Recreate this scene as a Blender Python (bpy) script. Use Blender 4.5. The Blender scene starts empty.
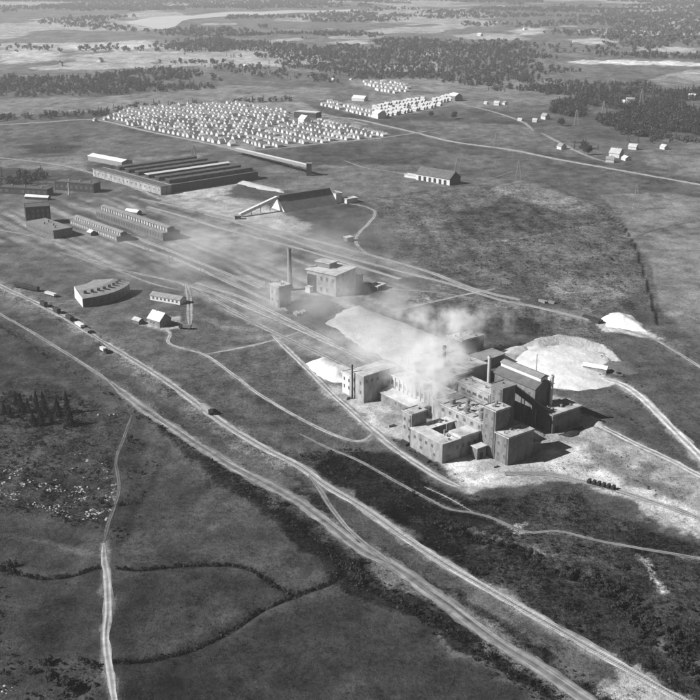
import bpy, math, random
import numpy as np
random.seed(7); rng = np.random.default_rng(11)
R = math.radians
scene = bpy.context.scene
col = scene.collection

# ------------------------------------------------------------------ camera
FPX, HC, YH = 1080.0, 210.0, -40.0          # focal length in photo pixels, flying height, horizon row
PITCH = math.atan((350 - YH) / FPX)
cam_d = bpy.data.cameras.new('camera'); cam = bpy.data.objects.new('camera', cam_d); col.objects.link(cam)
cam_d.sensor_width = 36; cam_d.lens = 36 * FPX / 700; cam_d.clip_start = 1; cam_d.clip_end = 60000
cam.location = (0, 0, HC); cam.rotation_euler = (math.pi / 2 - PITCH, 0, 0)
scene.camera = cam

# ------------------------------------------------------------------ sky, sun, exposure
SUN_EL = 37.0; SUN_DIR = (-0.972, -0.235)   # where the sun stands (horizontal)
w = bpy.data.worlds.new('World'); scene.world = w; w.use_nodes = True
nt = w.node_tree; nt.nodes.clear()
sky = nt.nodes.new('ShaderNodeTexSky'); sky.sky_type = 'NISHITA'; sky.sun_disc = False
sky.air_density = .3; sky.dust_density = .2; sky.sun_elevation = R(SUN_EL); sky.sun_rotation = math.atan2(SUN_DIR[0], SUN_DIR[1])
bw = nt.nodes.new('ShaderNodeRGBToBW'); bg = nt.nodes.new('ShaderNodeBackground'); ow = nt.nodes.new('ShaderNodeOutputWorld')
bg.inputs['Strength'].default_value = 0.05
nt.links.new(sky.outputs[0], bw.inputs[0]); nt.links.new(bw.outputs[0], bg.inputs[0]); nt.links.new(bg.outputs[0], ow.inputs[0])
sd = bpy.data.lights.new('sun', 'SUN'); sd.energy = 5.0; sd.angle = R(0.53)
so = bpy.data.objects.new('sun', sd); col.objects.link(so)
ce = math.cos(R(SUN_EL)); n_ = math.hypot(*SUN_DIR)
from mathutils import Vector
so.rotation_euler = Vector((SUN_DIR[0] / n_ * ce, SUN_DIR[1] / n_ * ce, math.sin(R(SUN_EL)))).to_track_quat('Z', 'Y').to_euler()
scene.view_settings.view_transform = 'Standard'; scene.view_settings.look = 'None'
scene.view_settings.exposure = 0.6; scene.view_settings.gamma = 1.0
scene.cycles.max_bounces = 4; scene.cycles.diffuse_bounces = 2; scene.cycles.volume_bounces = 3
scene.cycles.volume_step_rate = 1.0
scene.cycles.use_denoising = True

# ------------------------------------------------------------------ pixel (700 px photo) -> point on a level plane
CP, SP = math.cos(PITCH), math.sin(PITCH)
def P(u, v, z=0.0):
    x = (u - 350) / FPX; y = -(v - 350) / FPX
    t = (z - HC) / (-SP + y * CP)
    return (x * t, (CP + y * SP) * t)
def to_px(x, y, z=0.0):
    z = z - HC; dep = y * CP - z * SP
    return 350 + FPX * x / dep, 350 - FPX * (y * SP + z * CP) / dep
def PP(pts): return [P(*q) for q in pts]

# ------------------------------------------------------------------ noise and distance helpers (numpy)
def _hash(ix, iy, s):
    n = (ix.astype(np.int64) * 374761393 + iy.astype(np.int64) * 668265263 + s * 974634777) & 0x7fffffff
    n = ((n ^ (n >> 13)) * 1274126177) & 0x7fffffff
    n = n ^ (n >> 16)
    return (n & 0xffff) / 65535.0
def vnoise(x, y, s=0):
    ix = np.floor(x); iy = np.floor(y); fx = x - ix; fy = y - iy
    fx = fx * fx * (3 - 2 * fx); fy = fy * fy * (3 - 2 * fy)
    a = _hash(ix, iy, s); b = _hash(ix + 1, iy, s); c = _hash(ix, iy + 1, s); d = _hash(ix + 1, iy + 1, s)
    return (a + (b - a) * fx) * (1 - fy) + (c + (d - c) * fx) * fy
def fbm(x, y, s=0, o=4):
    r = 0; a = .5
    for k in range(o):
        r = r + a * vnoise(x * 2 ** k, y * 2 ** k, s + k * 17); a *= .5
    return r / (1 - .5 ** o)
def sstep(x, e0, e1):
    t = np.clip((x - e0) / (e1 - e0), 0, 1); return t * t * (3 - 2 * t)
def line_dist(x, y, pts):
    d = np.full(x.shape, 1e9)
    for (x0, y0), (x1, y1) in zip(pts[:-1], pts[1:]):
        dx, dy = x1 - x0, y1 - y0; L = dx * dx + dy * dy + 1e-9
        t = np.clip(((x - x0) * dx + (y - y0) * dy) / L, 0, 1)
        d = np.minimum(d, np.hypot(x - x0 - t * dx, y - y0 - t * dy))
    return d
def poly_sdf(x, y, pts):                       # positive inside
    d = line_dist(x, y, list(pts) + [pts[0]])
    ins = np.zeros(x.shape, bool); n = len(pts)
    for i in range(n):
        x0, y0 = pts[i]; x1, y1 = pts[(i + 1) % n]
        if y0 == y1: continue
        c = ((y0 > y) != (y1 > y)) & (x < (x1 - x0) * (y - y0) / (y1 - y0) + x0)
        ins ^= c
    return np.where(ins, d, -d)
def within(x, y, pts, m):
    xs = [p[0] for p in pts]; ys = [p[1] for p in pts]
    return np.nonzero((x > min(xs) - m) & (x < max(xs) + m) & (y > min(ys) - m) & (y < max(ys) + m))[0]
def smooth(pts, n=4):                          # Catmull-Rom through ground points
    if len(pts) < 3: return pts
    q = [pts[0]] + list(pts) + [pts[-1]]; out = []
    for i in range(1, len(q) - 2):
        for k in range(n):
            t = k / n
            out.append(tuple(.5 * (2 * q[i][j] + (q[i+1][j] - q[i-1][j]) * t + (2*q[i-1][j] - 5*q[i][j] + 4*q[i+1][j] - q[i+2][j]) * t*t
                       + (3*q[i][j] - q[i-1][j] - 3*q[i+1][j] + q[i+2][j]) * t**3) for j in (0, 1)))
    out.append(tuple(pts[-1])); return out

# ------------------------------------------------------------------ roads, tracks and ditches of the place (photo pixels, width in m)
ROADS = [  # name, label-free, width, albedo, polyline
 ('railway', 4.8, .44, [(-40,266),(0,286),(60,315),(100,340),(160,377),(220,421),(262,447),(300,467),(326,486),(357,504),(400,534),(443,563),(500,596),(571,637),(618,664),(686,702),(740,733)]),
 ('dirt_road', 6.4, .27, [(110,382),(138,405),(176,430),(220,459),(262,482),(300,503),(337,531),(363,551),(394,566),(428,591),(450,606),(493,639),(539,668),(586,700),(640,738)]),
 ('dirt_road', 2.6, .27, [(-40,292),(0,314),(35,334),(94,371),(110,382)]),
 ('dirt_road', 2.4, .25, [(309,475),(320,490),(328,503),(343,523),(360,540),(380,555),(392,564)]),
 ('farm_track', 2.9, .40, [(104,543),(104,560),(107,580),(108,610),(106,640),(110,670),(115,705),(122,730)]),
 ('footpath', 1.6, .14, [(104,543),(108,524),(119,490),(116,460),(123,440),(132,415)]),
 ('footpath', 2.2, .42, [(160,327),(170,333),(168,342),(180,348),(205,355),(235,376),(260,395),(310,424),(345,439),(362,441),(372,434)]),
 ('footpath', 2.2, .42, [(207,354),(240,348),(278,339),(302,331)]),
 ('dirt_road', 4.2, .42, [(272,335),(300,362),(330,392),(352,412),(372,430),(392,447),(420,466),(445,481),(462,488)]),
 ('footpath', 1.8, .24, [(300,434),(328,448),(357,460),(386,476),(426,498),(450,509),(486,516),(527,532),(557,531),(600,541),(650,550),(720,562)]),
 ('dirt_road', 3.4, .32, [(-30,224),(0,230),(47,240),(104,265),(145,275),(182,284),(220,303),(270,330),(310,349),(345,366)]),
 ('railway', 4.4, 0.37, [(135,237),(165,249),(220,271),(262,288)]),
 ('railway', 4.4, 0.40, [(182,284),(210,292),(240,304),(300,330),(360,358),(400,379)]),
 ('railway', 4.4, 0.40, [(196,283),(240,297),(280,316),(330,341)]),
 ('railway', 4.2, 0.36, [(120,240),(150,250),(185,263),(225,281),(265,299),(300,316)]),
 ('railway', 4.2, 0.38, [(225,309),(260,326),(300,345),(335,362),(356,373)]),
 ('railway', 4.4, 0.38, [(148,207),(185,217),(220,228),(300,249),(360,267),(400,279)]),
 ('footpath', 2.4, .3, [(60,252),(110,268),(150,283),(186,292)]),
 ('dirt_road', 4.4, .34, [(186,283),(189,300),(190,327)]),
 ('railway', 5.0, .34, [(140,199),(180,207),(221,217),(262,227),(331,245),(420,269),(470,288),(520,300)]),
 ('railway', 5.0, .34, [(205,214),(255,228),(324,251),(399,271),(450,284),(500,300),(536,307),(577,317),(602,323)]),
 ('footpath', 2.4, .36, [(600,323),(630,331),(656,340),(700,367),(740,392)]),
 ('footpath', 2.6, .36, [(345,203),(362,206),(375,212),(370,222),(359,233),(356,242),(361,249),(370,255)]),
 ('gravel_road', 6.0, .42, [(-60,127),(0,125),(50,122),(95,120),(150,132),(195,141),(232,149),(250,154)]),
 ('dirt_road', 5.0, .34, [(-40,155),(0,158),(57,165),(91,173),(130,186),(160,199),(205,214)]),
 ('gravel_road', 7.0, .44, [(280,118),(318,117),(353,119),(385,126),(416,133),(453,142),(510,150),(560,160),(600,167),(650,176),(700,185),(760,197)]),
 ('dirt_road', 4.0, .36, [(240,151),(285,148),(330,143),(375,139),(416,133),(440,129)]),
 ('dirt_road', 5.0, .36, [(380,100),(400,104),(440,99),(465,105),(490,111),(512,118),(526,124),(533,131)]),
 ('dirt_road', 5.0, .36, [(541,133),(560,143),(580,153),(598,160),(612,163)]),
 ('dirt_road', 5.2, .62, [(606,378),(625,386),(640,397),(655,411),(675,431),(700,456),(730,486)]),
 ('dirt_road', 4.6, .50, [(572,412),(590,421),(610,431),(640,446),(670,460),(700,476),(740,495)]),
 ('railway', 3.6, .36, [(505,474),(540,474),(575,480),(612,489),(655,503),(700,519),(740,533)]),
 ('footpath', 2.6, .40, [(391,312),(425,304),(460,296),(495,289)]),
 ('footpath', 2.6, .30, [(365,288),(400,290),(440,293),(480,300)]),
 ('footpath', 2.4, .36, [(345,161),(365,168),(392,172),(412,176),(445,187)]),
 ('footpath', .7, .5, [(424,487),(448,498),(474,513)]),
 ('footpath', 2.2, .22, [(483,182),(520,171),(560,171)]),
]
DITCH = [ # polyline, half width, depth
 ([(0,567),(25,573),(50,576),(80,572),(104,566)], 1.3, 1.0),
 ([(118,568),(150,567),(190,564),(230,564),(255,570),(275,585),(290,592)], 1.4, .9),
 ([(345,570),(330,582),(300,592),(260,609),(220,634),(180,650),(140,658),(112,664)], 1.7, 1.4),
 ([(150,415),(190,443),(240,482),(280,510),(310,535),(335,556),(350,575),(400,600),(450,630),(520,676),(570,706)], 3.0, 1.2),
 ([(440,522),(480,536),(526,548),(532,560),(570,574),(592,582),(625,600),(632,615),(648,628)], 2.2, 1.6),
 ([(600,212),(622,225),(636,246),(644,275),(652,305),(657,325)], .9, .2),
]
def run_on(px):                                 # lines that leave the picture go on across the country
    p = PP(px); out = lambda q: q[0] < 0 or q[0] > 700 or q[1] > 700
    def ext(a, b): L = math.hypot(a[0]-b[0], a[1]-b[1]); return (a[0]+(a[0]-b[0])/L*110, a[1]+(a[1]-b[1])/L*110)
    if out(px[-1]): p.append(ext(p[-1], p[-2]))
    if out(px[0]): p.insert(0, ext(p[0], p[1]))
    return p
ROADW = [(n, wd, al, smooth(run_on(px), 5)) for n, wd, al, px in ROADS]
DITCHW = [(smooth(PP(px), 5), hw, dp) for px, hw, dp in DITCH]
FLAT = [PP(q) for q in ([(345,300),(480,330),(560,330),(640,370),(700,520),(560,495),(440,490),(340,420),(340,360),(300,340)],
                        [(-60,190),(120,150),(330,150),(360,215),(420,260),(400,330),(330,350),(200,310),(60,345),(-60,290)],
                        [(80,128),(110,100),(300,95),(420,75),(480,100),(480,140),(330,150),(240,160)])]
def height(x, y):
    h = (fbm(x / 75, y / 75, 3, 2) - .5) * 3.0 + (fbm(x / 16, y / 16, 5, 3) - .5) * 1.1
    h = h * np.clip(900 / np.maximum(y, 300), .25, 1)
    k = np.ones(x.shape)
    for n, wd, al, pts in ROADW:
        i = within(x, y, pts, wd + 14)
        if len(i): k[i] = np.minimum(k[i], sstep(line_dist(x[i], y[i], pts), wd * .5 + 1.6, wd * .5 + 11))
    for pts in FLAT:
        i = within(x, y, pts, 30)
        if len(i): k[i] = np.minimum(k[i], sstep(-poly_sdf(x[i], y[i], pts), 0, 25))
    k2 = k.copy()
    h = h * k
    for pts, hw, dp in DITCHW:
        i = within(x, y, pts, hw * 4)
        if len(i): h[i] -= dp * np.exp(-(line_dist(x[i], y[i], pts) / hw) ** 2) * k2[i]
    return h

# ------------------------------------------------------------------ materials (all greys: the place as the black-and-white film saw it)
MATS = {}
def mat(name, alb, var=.25, scale=.5, rough=.9, bump=0.0, bscale=None, stretch=None, metallic=0.0, coord='Object'):
    if name in MATS: return MATS[name]
    m = bpy.data.materials.new(name); m.use_nodes = True; n = m.node_tree.nodes; l = m.node_tree.links
    p = n['Principled BSDF']; p.inputs['Roughness'].default_value = rough; p.inputs['Metallic'].default_value = metallic
    p.inputs['Specular IOR Level'].default_value = .25
    tc = n.new('ShaderNodeTexCoord'); mp = n.new('ShaderNodeMapping'); l.new(tc.outputs[coord], mp.inputs[0])
    if stretch: mp.inputs['Scale'].default_value = stretch
    nz = n.new('ShaderNodeTexNoise'); nz.inputs['Scale'].default_value = scale; nz.inputs['Detail'].default_value = 6; nz.inputs['Roughness'].default_value = .65
    l.new(mp.outputs[0], nz.inputs['Vector'])
    mr = n.new('ShaderNodeMapRange'); mr.inputs[1].default_value = .3; mr.inputs[2].default_value = .7
    mr.inputs[3].default_value = alb * (1 - var); mr.inputs[4].default_value = alb * (1 + var)
    oi = n.new('ShaderNodeObjectInfo'); mo = n.new('ShaderNodeMapRange'); mo.inputs[3].default_value = .88; mo.inputs[4].default_value = 1.1
    l.new(oi.outputs['Random'], mo.inputs[0])
    mu = n.new('ShaderNodeMath'); mu.operation = 'MULTIPLY'
    l.new(nz.outputs[0], mr.inputs[0]); l.new(mr.outputs[0], mu.inputs[0]); l.new(mo.outputs[0], mu.inputs[1]); l.new(mu.outputs[0], p.inputs['Base Color'])
    if bump:
        b = n.new('ShaderNodeBump'); b.inputs['Distance'].default_value = bump; b.inputs['Strength'].default_value = 1
        n2 = n.new('ShaderNodeTexNoise'); n2.inputs['Scale'].default_value = bscale or scale * 3; n2.inputs['Detail'].default_value = 4
        l.new(mp.outputs[0], n2.inputs['Vector']); l.new(n2.outputs[0], b.inputs['Height']); l.new(b.outputs[0], p.inputs['Normal'])
    MATS[name] = m; return m
M_ROOF = mat('felt_roof', .43, .45, .16)
M_ROOFD = mat('dark_felt_roof', .10, .3, .3)
M_ROOFM = mat('grey_sheet_roof', .22, .25, .25)
M_WALLP = mat('limewashed_brick', .27, .5, .3, stretch=(1, 1, .4))
M_WALL = mat('pale_brick', .17, .5, .3, stretch=(1, 1, .4))
M_WALL2 = mat('grey_brick', .14, .25, .45, stretch=(1, 1, .35))
M_WALLD = mat('dark_brick', .05, .3, .45, stretch=(1, 1, .35))
M_WHITE = mat('white_limewash', .55, .12, .4)
M_TIMBER = mat('weathered_timber', .22, .3, .6)
M_GLASS = mat('window_glass', .09, .2, .5, rough=.2)
M_FRAME = mat('painted_frame', .24, .1, .5)
M_STEEL = mat('grey_steel', .18, .25, .5, rough=.6)
M_RAIL = mat('rail_steel', .42, .1, .5, rough=.45, metallic=.4)
M_DARK = mat('sooty_iron', .035, .3, .5, rough=.7)
M_HEAPW = mat('white_heap', .55, .16, .16, bump=.3, bscale=.5)
M_HEAPG = mat('grey_heap', .30, .3, .12, bump=.9, bscale=.45)
M_BLOCK = mat('pale_block_pile', .38, .16, .25, bump=.35, bscale=.9)
M_CHIM = mat('chimney_brick', .2, .2, .4)
M_HROOF = mat('village_roof', .42, .2, .6)
M_HWALL = mat('village_wall', .55, .15, .6)
M_LEAF = mat('conifer_needles', .013, .45, .8)
M_LEAF2 = mat('broad_leaves', .034, .45, .5)
M_BRUSH = mat('scrub_leaves', .012, .5, .8)
M_TRUNK = mat('bark', .06, .3, 1.5)
M_STONE = mat('pale_stone', .36, .2, .8)

# ------------------------------------------------------------------ object helpers
class MB:
    def __init__(s): s.v = []; s.f = []
    def hexa(s, c):                            # 8 corners: bottom 4 ccw, top 4
        o = len(s.v); s.v += [tuple(q) for q in c]
        s.f += [tuple(o + i for i in q) for q in ((3,2,1,0),(4,5,6,7),(0,1,5,4),(1,2,6,5),(2,3,7,6),(3,0,4,7))]; return s
    def box(s, x0, x1, y0, y1, z0, z1):
        return s.hexa([(x0,y0,z0),(x1,y0,z0),(x1,y1,z0),(x0,y1,z0),(x0,y0,z1),(x1,y0,z1),(x1,y1,z1),(x0,y1,z1)])
    def prism(s, pts, z0, z1):                 # vertical prism over a ccw ground polygon
        o = len(s.v); n = len(pts)
        s.v += [(p[0], p[1], z0) for p in pts] + [(p[0], p[1], z1) for p in pts]
        s.f += [tuple(range(o + n - 1, o - 1, -1)), tuple(range(o + n, o + 2 * n))]
        s.f += [(o + i, o + (i + 1) % n, o + n + (i + 1) % n, o + n + i) for i in range(n)]; return s
    def extr(s, prof, p0, p1, side):           # profile [(s,z)] extruded p0->p1, s along horizontal vector side
        o = len(s.v); n = len(prof)
        for p in (p0, p1): s.v += [(p[0] + side[0] * q[0], p[1] + side[1] * q[0], p[2] + q[1]) for q in prof]
        s.f += [tuple(range(o, o + n)), tuple(range(o + 2 * n - 1, o + n - 1, -1))]
        s.f += [(o + (i + 1) % n, o + i, o + n + i, o + n + (i + 1) % n) for i in range(n)]; return s
    def bar(s, p, q, r, n=4, r2=None):
        p = Vector(p); q = Vector(q); d = (q - p).normalized(); r2 = r if r2 is None else r2
        u = d.orthogonal().normalized(); v = d.cross(u); o = len(s.v)
        for c, rr in ((p, r), (q, r2)):
            for i in range(n):
                a = 2 * math.pi * (i + .5) / n; s.v.append(tuple(c + u * math.cos(a) * rr + v * math.sin(a) * rr))
        s.f += [tuple(range(o + n - 1, o - 1, -1)), tuple(range(o + n, o + 2 * n))]
        s.f += [(o + i, o + (i + 1) % n, o + n + (i + 1) % n, o + n + i) for i in range(n)]; return s
    def lathe(s, x, y, prof, n=14):
        o = len(s.v); m = len(prof)
        for r, z in prof:
            s.v += [(x + r * math.cos(2*math.pi*i/n), y + r * math.sin(2*math.pi*i/n), z) for i in range(n)]
        for j in range(m - 1):
            s.f += [(o+j*n+i, o+j*n+(i+1)%n, o+(j+1)*n+(i+1)%n, o+(j+1)*n+i) for i in range(n)]
        s.f += [tuple(range(o + n - 1, o - 1, -1)), tuple(o + (m-1)*n + i for i in range(n))]; return s
    def build(s, name, m, parent=None, off=None):
        me = bpy.data.meshes.new(name)
        if off is None and parent is not None: off = parent['_o'] if '_o' in parent.keys() else None
        v = s.v if off is None else [(p[0]-off[0], p[1]-off[1], p[2]-off[2]) for p in s.v]
        me.from_pydata(v, [], s.f); me.materials.append(m); me.update()
        o = bpy.data.objects.new(name, me); col.objects.link(o); o.parent = parent
        return o
def tag(o, label, cat=None, group=None, kind=None):
    if label: o['label'] = label
    if cat: o['category'] = cat
    if group: o['group'] = group
    if kind: o['kind'] = kind
    return o
def thing(name, label, cat, loc, group=None, rz=0):
    o = bpy.data.objects.new(name, None); col.objects.link(o); o.location = loc; o.rotation_euler.z = rz
    o.empty_display_size = 2; o['_o'] = tuple(float(c) for c in loc) if rz == 0 else (0.0, 0.0, 0.0)
    return tag(o, label, cat, group)
def structure(o): o['kind'] = 'structure'; return o
def copy_tree(o, parent=None):
    c = o.copy(); col.objects.link(c)
    if parent: c.parent = parent
    for ch in list(o.children): copy_tree(ch, c)
    return c

class Frame:                                   # a: away-left along the railway, b: away-right
    def __init__(s, o, az):
        s.o = o; a = R(az); s.a = (math.sin(a), math.cos(a)); s.b = (math.cos(a), -math.sin(a)); s.rz = math.atan2(s.b[1], s.b[0])
    def g(s, a, b, z=0.0): return (s.o[0] + s.a[0]*a + s.b[0]*b, s.o[1] + s.a[1]*a + s.b[1]*b, z)
    def loc(s, p): dx, dy = p[0]-s.o[0], p[1]-s.o[1]; return dx*s.a[0]+dy*s.a[1], dx*s.b[0]+dy*s.b[1]
    def box(s, mb, a0, a1, b0, b1, z0, z1, z1b=None):   # z1b: roof height on the b1 side
        zb = z1 if z1b is None else z1b
        return mb.hexa([s.g(a0,b0,z0), s.g(a0,b1,z0), s.g(a1,b1,z0), s.g(a1,b0,z0), s.g(a0,b0,z1), s.g(a0,b1,zb), s.g(a1,b1,zb), s.g(a1,b0,z1)])

WIN = {}
def window_mesh(wd, ht):
    k = (round(wd, 2), round(ht, 2))
    if k not in WIN:
        f = MB(); t = .14
        f.box(-wd/2-t, wd/2+t, -.10, .02, -ht/2-t, -ht/2); f.box(-wd/2-t, wd/2+t, -.10, .02, ht/2, ht/2+t)
        f.box(-wd/2-t, -wd/2, -.099, .02, -ht/2, ht/2); f.box(wd/2, wd/2+t, -.099, .02, -ht/2, ht/2)
        f.box(-.05, .05, -.08, .02, -ht/2, ht/2)
        p = MB().box(-wd/2, wd/2, -.03, .02, -ht/2, ht/2)
        ms = []
        for mb, nm, m in ((f, 'window', M_FRAME), (p, 'pane', M_GLASS)):
            me = bpy.data.meshes.new(nm); me.from_pydata(mb.v, [], mb.f); me.materials.append(m); ms.append(me)
        WIN[k] = ms
    return WIN[k]
def put_window(F, t, side, s, z, wd, ht, b0=0, a0=0, name='window'):
    # side 'L': wall b=b0 facing -b, s along a ; side 'R': wall a=a0 facing -a, s along b
    fm, pm = window_mesh(wd, ht)
    p = F.g(s, b0, z) if side == 'L' else F.g(a0, s, z)
    rz = F.rz - math.pi/2 if side == 'L' else F.rz
    o = bpy.data.objects.new(name, fm); col.objects.link(o); o.parent = t
    of = t['_o']; o.location = (p[0]-of[0], p[1]-of[1], p[2]-of[2]); o.rotation_euler.z = rz
    q = bpy.data.objects.new('pane', pm); col.objects.link(q); q.parent = o
    return o
def windows(F, t, side, lo, hi, n, zs, wd, ht, **k):
    for z in zs:
        for i in range(n):
          if random.random() > .12: put_window(F, t, side, lo + (hi - lo) * (i + .5) / n, z, wd, ht, **k)

def flat_building(name, label, cat, F, a0, a1, b0, b1, h, mw=None, mr=None, over=.45, hb=None, L=None, Rw=None, doors=(), parent=None, z0=-1.0):
    mw = mw or M_WALL; mr = mr or M_ROOF
    t = thing(name, label, cat, F.g(a0, b0, 0))
    hb = h if hb is None else hb
    F.box(MB(), a0, a1, b0, b1, z0, h-.3, hb-.3).build('wall', mw, t)
    m = MB(); s = (hb - h) / (b1 - b0)
    m.hexa([F.g(a0-over,b0-over,h-.297-s*over), F.g(a0-over,b1+over,hb-.297+s*over), F.g(a1+over,b1+over,hb-.297+s*over), F.g(a1+over,b0-over,h-.297-s*over),
            F.g(a0-over,b0-over,h+.1-s*over), F.g(a0-over,b1+over,hb+.1+s*over), F.g(a1+over,b1+over,hb+.1+s*over), F.g(a1+over,b0-over,h+.1-s*over)])
    m.build('roof', mr, t)
    if a1 - a0 > 5 and hb == h:
        m = MB(); e = over; k = .3
        for q in ((a0-e, a0-e+k, b0-e, b1+e), (a1+e-k, a1+e, b0-e, b1+e), (a0-e+k+.002, a1+e-k-.002, b0-e, b0-e+k), (a0-e+k+.002, a1+e-k-.002, b1+e-k, b1+e)): F.box(m, *q, h+.102, h+.42)
        m.build('parapet', mw, t)
    if (a1-a0)*(b1-b0) > 55 and hb == h and F.o[1] < 720:
        clutter(F, t, a0, a1, b0, b1, h, min(14, int((a1-a0)*(b1-b0)/18)), int(abs(a0*7+b0*13)))
        ladder(F, t, 'L', a0+.8, b0, a0, 0, h+.8)
    if L: windows(F, t, 'L', a0, a1, *L, b0=b0)
    if Rw: windows(F, t, 'R', b0, b1, *Rw, a0=a0)
    for side, s, wd, ht in doors:
        m = MB()
        if side == 'L': F.box(m, s-wd/2, s+wd/2, b0-.08, b0+.02, 0, ht)
        else: F.box(m, a0-.08, a0+.02, s-wd/2, s+wd/2, 0, ht)
        m.build('door', M_DARK, t)
    return t
def vents(F, t, pts, z, r=.5, ht=1.4, m=None):
    for a, b in pts:
        x, y, _ = F.g(a, b); MB().lathe(x, y, [(r, z), (r, z+ht*.6), (r*1.6, z+ht*.62), (r*1.1, z+ht)], 8).build('roof_vent', m or M_STEEL, t)
M_PATCH = mat('tarred_patch', .2, .4, .5)
def clutter(F, t, a0, a1, b0, b1, h, n, seed):
    rs = random.Random(seed)
    for k in range(n):
        a = rs.uniform(a0+1.2, a1-1.2); b = rs.uniform(b0+1.2, b1-1.2); q = rs.random(); m = MB()
        if q < .5: F.box(m, a-rs.uniform(.3, .9), a+rs.uniform(.3, .9), b-rs.uniform(.3, 1.1), b+rs.uniform(.3, 1.1), h+.103, h+.112+.004*k); m.build('roof_patch', M_PATCH, t)
        elif q < .75: F.box(m, a-.35, a+.35, b-.5, b+.5, h+.09, h+.8); m.build('roof_hatch', M_STEEL, t)
        else: vents(F, t, [(a, b)], h+.09, .28, 1.1)
    m = MB(); q = rs.uniform(b0+1, b1-1); F.box(m, a0+.6, a1-.6, q, q+.25, h+.09, h+.3); m.build('roof_pipe', M_STEEL, t)
def ladder(F, t, side, s, b0, a0, z0, z1):
    m = MB()
    for d in (-.25, .25): m.bar(F.g(s+d, b0-.18, z0) if side == 'L' else F.g(a0-.18, s+d, z0), F.g(s+d, b0-.18, z1) if side == 'L' else F.g(a0-.18, s+d, z1), .05)
    for k in range(int((z1-z0)/.6)):
        z = z0+k*.6; m.bar(F.g(s-.25, b0-.18, z) if side == 'L' else F.g(a0-.18, s-.25, z), F.g(s+.25, b0-.18, z) if side == 'L' else F.g(a0-.18, s+.25, z), .04)
    m.build('ladder', M_DARK, t)
def chimney(label, x, y, h, r0, r1, m=None, z0=-.5, name='chimney_stack'):
    t = thing(name, label, 'chimney', (x, y, 0))
    MB().lathe(x, y, [(r0*1.25, z0), (r0*1.25, 2), (r0, 2.2), (r1, h-1.2)], 16).build('shaft', m or M_CHIM, t)
    MB().lathe(x, y, [(r1*1.18, h-1.2), (r1*1.22, h-.3), (r1*1.05, h)], 16).build('cap', m or M_CHIM, t)
    MB().lathe(x, y, [(r1*.75, h+.004), (r1*.74, h+.05)], 12).build('flue', M_DARK, t)
    return t

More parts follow.
